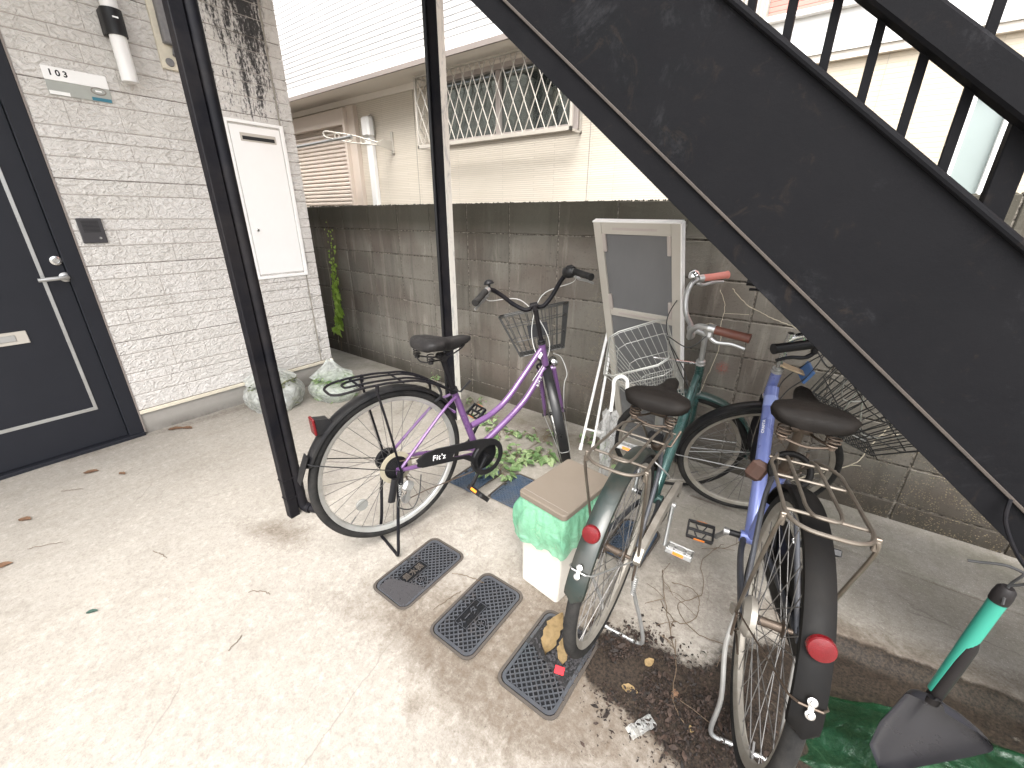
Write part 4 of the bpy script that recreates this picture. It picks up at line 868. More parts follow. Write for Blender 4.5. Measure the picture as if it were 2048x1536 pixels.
    if st['refk'] == 'round':
        ax2 = V(-1, 0, .18); q.lathe([(0, .014), (.012, .0135), (.0215, .011), (.0232, .008), (.0235, 0), (0, 0)], c*.985, ax2, 28); q.build('reflector', M['red_reflector'], rf, 25)
        q = MB(rearW); q.cyl(c*.94, c*.985, .012, 12); q.build('reflector_mount', M['black_plastic'], rf)
    else:
        q.box(c+V(-.033, 0, .0), (.01, .045, .066), ry(-.12), .003); q.build('reflector', M['red_reflector'], rf, 0)
        q = MB(rearW); q.prism([(-.03, .028), (.015, .024), (.035, .0), (.01, -.03), (-.03, -.034)], lambda p: c+V(p[0], -.018, p[1]), lambda p: c+V(p[0], .018, p[1])); q.build('reflector_mount', M['black_plastic'], rf, 30)
    if st.get('mudflap'):
        q = MB(rearW); a = a1; n2 = V(math.cos(a), 0, math.sin(a)); R3 = r+.016; c = n2*R3; d = V(-.16, 0, -1); d /= np.linalg.norm(d)
        q.add([c+V(.008, y, .05) for y in (-.024, .024)]+[c+V(-.012, y*1.0, -.01) for y in (-.026, .026)]+[c+V(-.024, y, -.055) for y in (-.02, .02)], [(0, 1, 3, 2), (2, 3, 5, 4)]); q.add([c+V(.008, y, .05)+V(.003, 0, 0) for y in (-.024, .024)]+[c+V(-.009, y*1.0, -.01) for y in (-.026, .026)]+[c+V(-.021, y, -.055) for y in (-.02, .02)], [(0, 1, 3, 2), (2, 3, 5, 4)])
        q.build('mud_flap', M['black_plastic'], rf)
    # cranks and pedals
    cd = V(math.cos(g['crank']), 0, math.sin(g['crank']))*.165
    CH = MB(); CH.lathe([(.0, -.004), (.072, -.004), (.074, 0), (.072, .003), (.05, .003), (.05, .001), (.0, .001)], bb+V(0, -.058, 0), (0, 1, 0), 40); CH.lathe([(0, -.08), (.011, -.08), (.011, .08), (0, .08)], bb, (0, 1, 0), 14)
    ch = CH.build('crankset', st.get('chainring', M['black_plastic']), B)
    for s, d in ((-1, cd), (1, -cd)):
        q = MB(); q.tube([bb+V(0, s*.078, 0), bb+d*.5+V(0, s*.084, 0), bb+d+V(0, s*.09, 0)], [.0125, .0095, .0115], 10, flat=.75); q.lathe([(0, -.009), (.013, -.009), (.013, .009), (0, .009)], bb+V(0, s*.08, 0), (0, 1, 0), 12); q.build('crank_arm', st['crankm'], ch)
        pc = bb+d+V(0, s*.148, 0); tilt = ry(st['ptilt'][0 if s < 0 else 1]); q = MB(lambda p, pc=pc, tilt=tilt: pc+tilt@np.array(p, float))
        for yy in (-.047, .047): q.box((0, yy, 0), (.058, .007, .02), None, .002)
        for xx in (-.033, .033): q.box((xx, 0, 0), (.009, .1, .021), None, .003)
        for k_ in (-.016, .016):
            q.box((.017, k_, 0), (.03, .004, .008), rz(.5 if k_ > 0 else -.5)); q.box((-.017, k_, 0), (.03, .004, .008), rz(.5 if k_ > 0 else -.5))
        q.tube([(0, -s*.06, 0), (0, s*.045, 0)], .0065, 10); pd = q.build('pedal', st.get('pedalm', M['black_plastic']), B, 0)
        for xx in (-.0382, .0382): q = MB(lambda p, pc=pc, tilt=tilt: pc+tilt@np.array(p, float)); q.box((xx, 0, 0), (.002, .04, .012)); q.build('pedal_reflector', M['orange'], pd, 0)
    # kickstand: U-shaped double leg
    if st.get('stand'):
        fx, sp, so_ = st['stand']; q = MB(); 
        # foot on the ground: solve local z so that the world height is right
        def foot(x, y):
            z = 0.
            for _ in range(8):
                w = Wl((x, y, z)); z -= (w[2]-gh(w[1])-.006)/A[2, 2]
            return V(x, y, z)
        a, b2 = foot(fx, so_-sp), foot(fx, so_+sp)
        for s, ft in ((-1, a), (1, b2)): q.tube(cr([V(.0, s*.072, r-.005), V(-.006+fx*.2, s*.078, r*.7), V(fx*.8, so_*.8+s*sp*.92, r*.25), ft+V(0, -s*.0, .02), ft+V(.004, -s*.03, 0)], 5), .0065 if st['standm'].name != 'black_paint' else .0068, 10)
        q.tube([a+V(.004, .03, 0), b2+V(.004, -.03, 0)], .0065, 10); stn = q.build('kickstand', st['standm'], B)
        q = MB()
        for s in (-1, 1): q.box((-.005, s*.074, r-.03), (.03, .006, .07), None, .003)
        q.build('stand_bracket', st['hub'], stn, 0)
        q = MB(); q.tube([V(-.01+.006*math.cos(t), -.083+.006*math.sin(t), r-.05-.0012*t) for t in np.linspace(0, 2*math.pi*9, 110)], .0013, 5); q.build('stand_spring', M['alloy'], stn)
    # rack
    if st.get('rack'):
        rk = st['rack']; q = MB(); zt = lambda x: np.interp(x, rk['x'], rk['z']); rl = rk['x'][0]; w = rk['w']
        def loopz(pts, rad): q.tube([V(x, y, zt(x)) for x, y in pts], rad, 8)
        x0 = rl; xf = rk['front']
        outer = [(xf, w*.62), (xf-.06, w*.8)]+[(x, w) for x in np.linspace(xf-.1, x0+.05, 8)]+[(x0+.018, w*.85), (x0, w*.5), (x0-.003, 0)]
        q.tube(cr([V(x, y, zt(x)) for x, y in outer]+[V(x, -y, zt(x)) for x, y in outer[-2::-1]], 3), rk['r'], 8)
        inner = [(xf-.02, w*.36)]+[(x, w*.42) for x in np.linspace(xf-.06, x0+.09, 6)]+[(x0+.06, w*.3), (x0+.055, 0)]
        q.tube(cr([V(x, y, zt(x)+.001) for x, y in inner]+[V(x, -y, zt(x)+.001) for x, y in inner[-2::-1]], 3), rk['r']*.9, 8)
        for x in rk['cross']: q.tube([V(x, w, zt(x)-.004), V(x, -w, zt(x)-.004)], rk['r']*.85, 8)
        for s in (-1, 1):
            q.tube(cr([V(rk['leg'][0], s*w, zt(rk['leg'][0])-.002), V(rk['leg'][0], s*(w+.008), zt(rk['leg'][0])-.03), V(rk['leg'][0]*.55, s*.08, r+.2), V(0.0, s*.075, r)], 4), rk['r'], 8)
            q.tube([V(xf, s*w*.62, zt(xf)), sc+V(-.02, s*.02, -.0)], rk['r'], 8)
            q.box((rk['leg'][0], s*(w+.004), zt(rk['leg'][0])-.012), (.012, .012, .03), None, .002)
        rr_ = q.build('rear_rack', rk['m'], B)
    B['_x'] = 0; del B['_x']
    return dict(B=B, Wl=Wl, Li=Li, SF=SF, SX=SX, hb=hb, ht=ht, bb=bb, u=u, pp=pp, S=S, r=r, g=g, stt=stt, frontW=frontW, rearW=rearW, sc=sc, fr=fr, A=A, ax=ax, hbar=hbar, rw=rw)

GP = dict(x=2.957, y=-1.617, z=.115, yaw=1.356, roll=.005, pitch=.091, steer=.913, wb=1.06, r=.340, bbx=.451, bbz=.277, hb=.363, hl=.13, sl=.188, sax=.227, saz=.864, hw=.274, rise=.135, sweep=.137, crank=-2.196, ext=.063)
GG = dict(x=3.912, y=-1.510, z=.119, yaw=1.609, roll=.040, pitch=.087, steer=1.899, wb=1.088, r=.329, bbx=.466, bbz=.285, hb=.349, hl=.151, sl=.175, sax=.212, saz=.821, hw=.278, rise=.130, sweep=.150, crank=-1.869, ext=.059)
GB = dict(x=4.344, y=-1.546, z=.134, yaw=1.756, roll=.039, pitch=.095, steer=-1.403, wb=1.101, r=.343, bbx=.452, bbz=.294, hb=.398, hl=.12, sl=.176, sax=.265, saz=.862, hw=.266, rise=.089, sweep=.18, crank=2.407, ext=.055)
def purple():
    S = bicycle(GP, dict(label='purple bicycle with black fenders parked between the two black posts', paint=M['purple_paint'], rim=M['rim_alloy'], hub=M['black_plastic'], spoke=M['alloy'], stemm=M['black_paint'], barm=M['black_paint'], lever=M['alloy'],
        grip=(M['rubber'], M['rubber']), cable=M['cable_grey'], bell=1, bellm=M['black_plastic'], shifter=-1, postm=M['black_paint'], saddle=M['seat_vinyl'], fender=M['fender_black'], stl=.385,
        tubes=[([(.845, .755), (.80, .705), (.75, .648), (.70, .592), (.65, .537), (.59, .487), (.51, .448), (.405, .42)], .0152), ([(.88, .648), (.82, .562), (.757, .487), (.69, .432), (.62, .385), (.54, .335), (.46, .29)], .0165)],
        rf=(R_(38), R_(165)), ff=(R_(62), R_(216)), flap=(0,), stay=R_(161), staym=M['black_plastic'], fstay=R_(200), staym2=M['alloy'], refa=R_(137), refk='box', mudflap=1, crankm=M['black_plastic'], stand=(-.048, .085, -.05), standm=M['black_paint'], ptilt=(.75, -.7),
        rack=dict(x=[-.246, -.16, -.05, .08, .15, .26, .31], z=[.712, .728, .733, .724, .70, .64, .6], w=.066, r=.0048, front=.27, cross=[-.14, .02, .13], leg=(-.09,), m=M['black_paint']), refl_r=3.95, dip=-.012, loop=.1))
    B = S['B']; r = S['r']; bb = S['bb']
    # chain guard
    y0 = -.088; prof = [(.552, .31), (.545, .245), (.515, .205), (.47, .184), (.42, .19), (.385, .222), (.35, .285), (.30, .318), (.09, .338), (.065, .352), (.06, .376), (.10, .398), (.16, .404), (.40, .382), (.5, .378), (.54, .352)]
    c = bb; q = MB(); out = cr([V(p[0], 0, p[1]) for p in prof], 4, True)
    hole = [V(bb[0]+.064*math.cos(t), 0, bb[2]+.064*math.sin(t)) for t in np.linspace(0, 2*math.pi, len(out)+1)[:-1]]
    # ring around the chainring hole
    def ang(p): return math.atan2(p[2]-bb[2], p[0]-bb[0])
    guard = MB(); n = 64; ring_o = []; R4 = .092
    for i in range(n): t = 2*math.pi*i/n; ring_o.append(t)
    guard.lathe([(.066, -.006), (.088, -.006), (.094, -.001), (.094, .012), (.088, .012), (.088, 0), (.066, 0)], bb+V(0, y0, 0), (0, 1, 0), 48, closedprof=True)
    poly = [(.408, .362), (.425, .368), (.45, .37), (.40, .384), (.16, .406), (.10, .40), (.062, .378), (.066, .352), (.09, .338), (.29, .318)]
    up_ = [(.47, .372), (.40, .388), (.16, .406), (.10, .4), (.062, .378), (.07, .362), (.12, .372), (.37, .352), (.395, .34), (.405, .352)]
    lo_ = [(.07, .362), (.066, .35), (.09, .338), (.30, .316), (.345, .288), (.375, .235), (.385, .24), (.375, .275), (.365, .30), (.335, .325), (.26, .335), (.24, .345), (.25, .36), (.12, .372)]
    for pl in (up_, lo_): guard.prism(pl, lambda p: V(p[0], y0-.006, p[1]), lambda p: V(p[0], y0+.003, p[1]))
    cg = guard.build('chain_guard', M['black_plastic'], B, 30)
    A = S['A']
    x = V(-1, 0, 0); 
    text_mesh('lettering', "Fit'z", .036, basis(V(.995, 0, -.08), V(.08, 0, .995), V(0, -1, 0), V(.17, y0-.007, .365)), M['white_print'], cg, .0004, 1.0, .0001)
    d = V(.80, 0, .535)-V(.875, 0, .655); d /= np.linalg.norm(d); nn = V(-d[2], 0, d[0])
    text_mesh('lettering', "Fit'z", .031, basis(-d, nn, V(0, -1, 0), V(.833, -.0178, .582)), M['white_print'], S['fr'], .0004, 1.0, .0001)
    q = MB(); q.box(V(.825, -.012, .725)+V(0, 0, 0), (.03, .012, .018), ry(-.9)); q.build('sticker', M['white_print'], S['fr'], 0)
    # chain, cassette, derailleur
    q = MB(); hub = V(0, -.052, r)
    for i, rr in enumerate((.048, .043, .038, .034, .03, .026)): q.lathe([(0, -.002*0), (rr, 0), (rr, .002), (0, .002)], hub+V(0, .018-.0045*i, 0), (0, -1, 0), 22)
    q.lathe([(0, 0), (.07, 0), (.07, .002), (0, .002)], hub+V(0, .022, 0), (0, -1, 0), 30); ca_ = q.build('cassette', M['black_plastic'], S['rw'], 20)
    q = MB(); q.lathe([(.052, .0), (.072, -.001), (.072, .0012), (.052, .002)], hub+V(0, .0205, 0), (0, -1, 0), 36, closedprof=True); q.build('spoke_guard', plain('spoke_guard', (.3, .27, .2), .3), S['rw'])
    q = MB(); pts = [V(.05, -.058, .185), V(.12, -.058, .195), V(bb[0]-.02, -.058, bb[2]-.072), V(bb[0]+.06, -.058, bb[2]-.04)]
    q.tube(pts, .0035, 4); q.tube([V(-.0, -.058, r+.04), V(bb[0], -.058, bb[2]+.07)], .0035, 4)
    q.tube([V(.05, -.058, .185), V(.03, -.058, .215), V(.05, -.058, .25), V(.03, -.058, .3)], .0035, 4); q.build('chain', M['rusty_steel'], B, 0)
    q = MB()
    for c in (V(.03, -.058, .19), V(.045, -.058, .245)): q.lathe([(0, -.004), (.02, -.004), (.02, .004), (0, .004)], c, (0, 1, 0), 16)
    q.box((.037, -.066, .215), (.02, .003, .085), ry(.25), .001); q.box((.025, -.085, .27), (.05, .028, .045), ry(.5), .01); dr = q.build('derailleur', M['alloy'], B, 30); q = MB(); q.tube(cr([V(.0, -.08, .25), V(-.03, -.1, .2), V(.03, -.11, .17), V(.07, -.1, .22), V(.09, -.08, .3)], 6), .0028, 6); q.build('gear_cable', M['cable'], dr, 30)
    # big black stand block and rear drum at the left side
    q = MB(); q.lathe([(0, 0), (.05, 0), (.052, .02), (.04, .03), (0, .03)], V(0, .04, r), (0, 1, 0), 24); q.build('drum_brake', M['black_plastic'], S['rw'])
    q = MB(); q.tube([V(-.03, -.08, r-.02), V(-.05, -.085, r-.12)], .016, 10, flat=.6); q.build('stand_pivot', M['black_plastic'], B)
    # brake arms
    q = MB()
    for s in (-1, 1): q.tube(cr([V(.17, s*.0, .68), V(.19, s*.035, .675), V(.205, s*.045, .63), V(.185, s*.03, .6)], 5), .006, 8)
    q.build('rear_brake', M['black_plastic'], B)
    # basket, bracket, lamp, front brake
    zb = .345+.033; Wb = lambda p: S['SX'](V(.045, 0, 0)+V(p[0], p[1], p[2]))
    zb = (r*2+.045)-S['ax'][2]; fx = .02
    bk = basket(lambda p: S['SX'](V(fx+p[0]-.10, p[1], zb+p[2])), B, M['basket_black'], .25, .21, .39, .29, .235, 16, .0024)
    q = MB(); q.add([S['SX'](V(fx-.105, y, zb+z)) for y, z in ((-.055, .09), (.055, .09), (.055, .16), (-.055, .16))]+[S['SX'](V(fx-.1, y, zb+z)) for y, z in ((-.055, .09), (.055, .09), (.055, .16), (-.055, .16))], [(0, 1, 2, 3), (4, 5, 6, 7), (0, 1, 5, 4), (1, 2, 6, 5), (2, 3, 7, 6), (3, 0, 4, 7)]); q.build('basket_bracket', M['black_plastic'], bk, 0)
    c = S['SF'](.07, -.05, S['g']['hb']-.03); q = MB(); q.lathe([(0, -.05), (.016, -.045), (.027, -.02), (.03, 0), (.029, .005), (0, .01)], c, S['S']@V(1, 0, 0), 20); hl = q.build('headlight', M['chrome'], B)
    q = MB(); q.tube(cr([S['SF'](.09, -.06, .37), S['SF'](.1, -.1, .33), S['SF'](.07, -.115, .24), S['SF'](.05, -.09, .19), S['SF'](.03, -.07, .1), S['SF'](.045, -.065, .02)], 6), .0022, 6); q.build('lamp_cable', M['cable_grey'], hl)
    q = MB(); q.box(S['SF'](.03, 0, S['g']['hb']-.03), (.02, .02, .05), S['S'], .003); q.tube(cr([S['SF'](.035, -.01, .36), S['SF'](.04, -.045, .345), S['SF'](.035, -.035, .31)], 4), .006, 8); q.tube(cr([S['SF'](.035, .01, .36), S['SF'](.04, .045, .345), S['SF'](.035, .035, .31)], 4), .006, 8); q.build('front_brake', M['black_plastic'], B)
    return S
PU = purple()
def green():
    S = bicycle(GG, dict(label='dark green bicycle with silver wire basket and brown grips, parked beside the trash bin', paint=M['green_paint'], rim=M['rim_dirty'], hub=M['rusty_steel'], spoke=M['rusty_steel'], stemm=M['alloy'], barm=M['alloy'], lever=M['alloy'],
        grip=(M['brown_grip'], M['brown_grip_lit']), cable=M['cable'], bell=-1, bellm=M['chrome'], postm=M['alloy'], saddle=M['seat_brown'], staypaint=M['stay_grey'], fender=M['darkgreen_fender'], ffm=M['green_paint'], stl=.36,
        tubes=[([(.855, .69), (.78, .6), (.66, .48), (.55, .375), (.47, .295)], .021), ([(.84, .73), (.80, .69), (.76, .63)], .014)], flat=1.0, swr=.1,
        rf=(R_(30), R_(169)), ff=(R_(70), R_(212)), flap=(0,), stay=R_(155), staym=M['alloy'], fstay=R_(200), staym2=M['alloy'], clamp=1, refa=R_(139), refk='round', crankm=M['alloy'], pedalm=M['alloy'], stand=(.04, .075, -.065), standm=M['alloy'], ptilt=(.2, .2), stilt=-.1,
        rack=dict(x=[-.215, -.12, .05, .16, .24, .3], z=[.722, .725, .725, .715, .69, .66], w=.075, r=.0043, front=.2, cross=[-.14, .03, .15], leg=(-.17,), m=M['rack_steel']), refl_r=0, refl_f=0))
    B = S['B']; r = S['r']; bb = S['bb']; y0 = -.072
    q = MB(); q.prism([(bb[0]+.1, bb[2]+.0), (bb[0]+.07, bb[2]+.075), (bb[0], bb[2]+.1), (bb[0]-.2, r+.07), (.0, r+.05), (-.03, r+.02), (-.02, r+.0), (.02, r+.018), (bb[0]-.2, r+.025), (bb[0]-.06, bb[2]+.055), (bb[0]+.02, bb[2]+.05), (bb[0]+.055, bb[2]+.01)], lambda p: V(p[0], y0-.014, p[1]), lambda p: V(p[0], y0+.006, p[1])); q.build('chain_guard', M['rim_dirty'], B, 30)
    q = MB(); q.tube([V(0, -.058, r-.03), V(bb[0], -.058, bb[2]-.072)], .0035, 4); q.tube([V(0, -.058, r+.03), V(bb[0], -.058, bb[2]+.07)], .0035, 4); q.build('chain', M['rusty_steel'], B, 0)
    zb = (r*2+.05)-S['ax'][2]; fx = -.085
    bk = basket(lambda p: S['SX'](V(fx+p[0], p[1], zb+p[2])), B, M['basket_silver'], .25, .2, .38, .28, .25, 18, .0019)
    q = MB(); q.tube([S['SF'](.0, 0, .5), S['SX'](V(-.0, 0, zb+.17))], .006, 8); q.build('basket_bracket', M['chrome'], bk)
    q = MB(); c = V(.0, 0, r); q.box((.245, 0, .64), (.02, .05, .04), None, .006); q.build('rear_lock', M['black_plastic'], B, 0)
    q = MB(); q.lathe([(0, 0), (.045, 0), (.048, .014), (.03, .024), (0, .024)], V(0, .036, r), (0, 1, 0), 24); q.build('band_brake', M['rusty_steel'], S['rw'])
    # lock cable hoop around the seat post and springs
    q = MB(); q.tube(cr([S['sc']+V(-.06, .03, -.02), S['sc']+V(-.09, -.03, -.03), S['sc']+V(-.05, -.07, -.08), S['sc']+V(-.0, -.06, -.12)], 6), .003, 6); q.build('wire', M['alloy'], B)
    return S
GR = green()
def blue():
    S = bicycle(GB, dict(label='blue bicycle with dusty brown saddle and rusty steel rack, nearest the staircase foot', paint=M['blue_paint'], rim=M['rim_dirty'], hub=M['rusty_steel'], spoke=M['rusty_steel'], stemm=M['alloy'], barm=M['chrome'], lever=M['black_plastic'], fork=M['black_paint'],
        grip=(M['black_plastic'], M['black_plastic']), cable=M['cable'], bell=1, bellm=M['chrome'], postm=M['rusty_steel'], saddle=M['seat_brown'], staypaint=M['stay_grey'], fender=M['fender_dusty'], ffm=M['fender_black'], stl=.36,
        tubes=[([(.865, .745), (.78, .64), (.66, .52), (.55, .41), (.455, .30)], .0245)], swr=.098,
        rf=(R_(30), R_(168)), ff=(R_(60), R_(212)), flap=(0,), stay=R_(158), staym=M['rusty_steel'], fstay=R_(200), staym2=M['alloy'], clamp=1, refa=R_(142), refk='round', crankm=M['alloy'], stand=(-.045, .08, -.022), standm=M['alloy'], ptilt=(.6, -.6), stilt=-.12,
        rack=dict(x=[-.178, -.1, .05, .16, .24, .3], z=[.727, .73, .732, .73, .71, .68], w=.074, r=.0045, front=.22, cross=[-.11, .05, .16], leg=(-.14,), m=M['rack_steel']), refl_r=0, refl_f=0))
    B = S['B']; r = S['r']; bb = S['bb']
    q = MB(); y0 = -.075; q.prism([(bb[0]+.1, bb[2]), (bb[0]+.07, bb[2]+.075), (bb[0], bb[2]+.1), (bb[0]-.2, r+.06), (.0, r+.05), (-.05, r), (-.02, r-.05), (bb[0]-.2, bb[2]-.07), (bb[0], bb[2]-.1), (bb[0]+.075, bb[2]-.07)], lambda p: V(p[0], y0-.014, p[1]), lambda p: V(p[0], y0+.012, p[1])); q.build('chain_case', M['fender_dusty'], B, 30)
    zb = (r*2+.04)-S['ax'][2]; fx = -.0
    bk = basket(lambda p: S['SX'](ry(.12)@V(fx+p[0], p[1], zb+p[2])), B, M['basket_black'], .27, .24, .42, .34, .23, 18, .0024)
    # inner white frame wires of the basket
    q = MB(); Wb = lambda x, y, z: S['SX'](ry(.12)@V(fx+x, y, zb+z))
    for s in (-1, 1):
        q.tube(cr([Wb(.0, s*.04, .22), Wb(.03, s*.05, .1), Wb(.08, s*.06, .012), Wb(.2, s*.07, .012)], 5), .0028, 6); q.tube(cr([Wb(-.04, s*.08, .23), Wb(.05, s*.1, .12), Wb(.15, s*.11, .05), Wb(.3, s*.12, .2)], 5), .0028, 6)
    q.build('basket_wires', M['basket_silver'], bk)
    q = MB(); q.box(S['SF'](.05, 0, S['g']['hb']+S['g']['hl']+.022), (.11, .035, .006), S['S'], .001); q.build('basket_bracket', plain('bracket_tan', (.5, .38, .25), .5, .3, dirt=.4), bk, 0)
    q = MB(); q.box(S['SF'](.1, 0, S['g']['hb']+S['g']['hl']+.01), (.012, .08, .06), S['S'], .002); q.build('basket_plate', plain('plate_blue', (.05, .12, .28), .4), bk, 0)
    # rear ring lock with a rusty body
    q = MB(); c = V(.29, .035, .60)
    q.tube([V(.245+.05*math.sin(t)*.3, .048*math.cos(t), .665+.045*math.sin(t)) for t in np.linspace(-.6, 3.9, 20)], .009, 10); lk = q.build('ring_lock', M['fender_dusty'], B)
    q = MB(); q.box((.26, .075, .635), (.03, .05, .065), rx(.35), .012); q.build('lock_body', plain('lock_rust', (.055, .028, .02), .55, .2, .4, 40, .3), lk, 30)
    q = MB(); q.lathe([(0, 0), (.05, 0), (.052, .014), (.036, .028), (0, .028)], V(0, .036, r), (0, 1, 0), 24); q.box((.04, .07, r-.03), (.1, .012, .03), ry(.6), .004); q.build('band_brake', M['rim_dirty'], S['rw'])
    q = MB(); q.tube([V(0, .0, r-.02)+V(0, .04, 0)]+[V(.0+.07*math.cos(t), .05, r-.12+.02*math.sin(t)) for t in (0, 1, 2)], .003, 6); q.build('brake_rod', M['rusty_steel'], S['rw'])
    d = V(.865, 0, .745)-V(.455, 0, .30); d /= np.linalg.norm(d); nn = V(-d[2], 0, d[0])
    q = MB(); c = V(.865, 0, .745)-d*.12
    q.tube([V(.865, 0, .745)-d*.045, V(.865, 0, .745)-d*.09], .0255, 16); q.build('white_band', plain('pale_band', (.25, .3, .55), .3), S['fr'])
    L = ['C', 'A', 'A', 'T', 'A']
    side = V(-.0, 1, 0)*.62+nn*.78; side /= np.linalg.norm(side); tx = np.cross(d, side)
    text_mesh('lettering', 'CRAFTA', .014, basis(d, -tx if True else tx, side, V(.865, 0, .745)-d*.185+side*.0248), M['white_print'], S['fr'], .0004, 1.1)
    return S
BL = blue()
# ------------------------------------------------------------------ meter covers
def rrect(w, l, r, n=6):
    P = []
    for cx, cy, a0 in ((w/2-r, l/2-r, 0), (-w/2+r, l/2-r, 90), (-w/2+r, -l/2+r, 180), (w/2-r, -l/2+r, 270)):
        for i in range(n+1): a = R_(a0+90*i/n); P.append((cx+r*math.cos(a), cy+r*math.sin(a)))
    return P
def inpoly(w, l, r, x, y):
    dx, dy = max(abs(x)-(w/2-r), 0), max(abs(y)-(l/2-r), 0); return math.hypot(dx, dy) < r and abs(x) < w/2 and abs(y) < l/2
def cover(i, label, mat, txt=None, rot=0.):
    cx, cy, w, l = LIDS[i]; z = gh(cy)
    P = thing('meter_cover', label, 'meter cover', (cx, cy, z), 'cast covers let into the concrete'); P.rotation_euler = (0, 0, rot)
    def ringm(b, w0, l0, r0, w1, l1, r1, za, zb):
        a = rrect(w0, l0, r0); c = rrect(w1, l1, r1); n = len(a); b.add([V(p[0], p[1], za) for p in a]+[V(p[0], p[1], za) for p in c]+[V(p[0], p[1], zb) for p in a]+[V(p[0], p[1], zb) for p in c],
            [(i, (i+1) % n, n+(i+1) % n, n+i) for i in range(n)]+[(2*n+i, 3*n+i, 3*n+(i+1) % n, 2*n+(i+1) % n) for i in range(n)]+[(i, 2*n+i, 2*n+(i+1) % n, (i+1) % n) for i in range(n)]+[(n+i, n+(i+1) % n, 3*n+(i+1) % n, 3*n+i) for i in range(n)])
    f = MB(); ringm(f, w+.014, l+.014, .036, w-.004, l-.004, .03, .003, -.03); f.build('rim_frame', M['iron_frame'], P, 0)
    a = rrect(w-.01, l-.01, .028); n = len(a); f = MB(); f.add([V(p[0], p[1], -.004) for p in a]+[V(p[0], p[1], -.02) for p in a], [tuple(range(n)), tuple(range(2*n-1, n-1, -1))]+[(i, (i+1) % n, n+(i+1) % n, n+i) for i in range(n)])
    pl = f.build('cover_plate', M['iron_wet'] if i < 3 else M['iron_blue'], P, 0)
    f = MB(); ringm(f, w-.01, l-.01, .028, w-.032, l-.032, .02, .0025, -.0035)
    p = .0215; wi, li = w-.032, l-.032
    k = int((wi+li)/p)+2; zr = .001
    for sg in (1, -1):
        for j in range(-k, k):
            c = j*p; # line x - sg*y = c
            pts = []
            for s_ in np.linspace(-.3, .3, 241):
                x, y = c/2+s_*.7071, sg*(-c/2+s_*.7071)
                ok = inpoly(wi, li, .02, x, y)
                if txt and abs(x+w*.1) < .03 and abs(y+.02) < .062: ok = False
                if txt and math.hypot(x-w*.2, y+.07*0+.03) < .02: ok = False
                if i == 2 and (y > -.015-x*.3): ok = False
                pts.append((x, y, ok))
            run = None
            for q in pts+[(0, 0, False)]:
                if q[2] and run is None: run = q
                elif not q[2] and run is not None:
                    if math.hypot(last[0]-run[0], last[1]-run[1]) > .006:
                        A, Bq = V(run[0], run[1], 0), V(last[0], last[1], 0); L = np.linalg.norm(Bq-A); ang = math.atan2(Bq[1]-A[1], Bq[0]-A[0])
                        f.box((A+Bq)/2+V(0, 0, zr-.0021+(.0002 if sg > 0 else 0)), (L, .0042, .0045), rz(ang))
                    run = None
                if q[2]: last = q
    if txt:
        f.tube([(w*.2+.018*math.cos(a), -.03+.018*math.sin(a), .0005) for a in np.linspace(0, 2*math.pi, 25)[:-1]], .0016, 6, True)
        for a in (0, 1.05, 2.1): f.box((w*.2, -.03, -.001), (.024, .003, .004), rz(a))
    f.build('lattice', mat, P, 0)
    if txt:
        text_mesh('lettering', txt, .034, basis((0, 1, 0), (-1, 0, 0), (0, 0, 1), (-w*.1, -.02, -.001)), M['iron_frame'] if i == 0 else mat, P, .002, .95)
        f = MB()
        for x in (-w*.1-.026, -w*.1+.026): f.bb(x-.001, x+.001, -.078, .038, -.004, .0)
        for y in (-.078, .038): f.bb(-w*.1-.026, -w*.1+.026, y-.001, y+.001, -.004, .0)
        f.build('text_frame', mat, P, 0)
    f = MB(); f.bb(-w/2+.004, -w/2+.017, .0, .022, .0027, .0032); f.build('lifting_hole', M['opening_shade'], P, 0)  # dark patch on top, painted as the shade in a hole
cover(0, 'cast iron meter cover with dark grit at one end, beside the purple bicycle stand', M['cast_iron'], '\u91cf\u6c34\u5668')
cover(1, 'cast iron meter cover with wet lattice pockets, middle of the row beside the trash bin', M['cast_iron'], '\u30e1\u30fc\u30bf\u30fc')
cover(2, 'cast iron meter cover with a large dead leaf on its dark muddy half', M['cast_iron'])
cover(3, 'bluish lattice cover between the climbing weeds and the brown bin lid', M['iron_blue'])
cover(4, 'bluish lattice cover half hidden below the purple bicycle pedal', M['iron_blue'])
cover(5, 'bluish lattice cover seen through the green bicycle rear wheel', M['iron_blue'])
f = MB(); mp = [(-.088, .008), (-.06, .004), (-.03, -.02), (.0, -.018), (.03, -.034), (.06, -.05), (.088, -.052), (.088, .13), (.08, .142), (-.08, .142), (-.088, .13)]
f.prism([(x+.004*nz(x*60, y*60), y+.004*nz(y*60, x*60)) for x, y in mp], lambda p: V(3.822+p[0], -1.681+p[1], gh(-1.6)-.003), lambda p: V(3.822+p[0], -1.681+p[1], gh(-1.6)+.0022)); tag(f.build('mud', M['mud'], smooth=0), 'dark mud over half of a meter cover', 'mud', kind='stuff')
f = MB(); n0 = 60
g_ = random.Random(9)
for i in range(900):
    x, y = g_.gauss(3.85, .055), g_.gauss(-1.6, .07)
    if abs(x-3.822) < .1 and y > -1.73-(x-3.82)*.5 and y < -1.53: s = g_.uniform(.002, .006); f.box((x, y, gh(y)+.002), (s*1.6, s, s*.8), rz(g_.uniform(0, 3)))
for i in range(2600):
    x, y = g_.uniform(3.135, 3.28), g_.uniform(-1.84, -1.735)
    if y < -1.76+(x-3.2)*.35: s = g_.uniform(.002, .005); f.box((x, y, gh(y)+.001), (s*1.6, s, s*.8), rz(g_.uniform(0, 3)))
tag(f.build('grit', plain('dark_grit', (.03, .028, .03), .8), smooth=0), 'dark grit lying in the meter cover lattices', 'grit', kind='stuff')

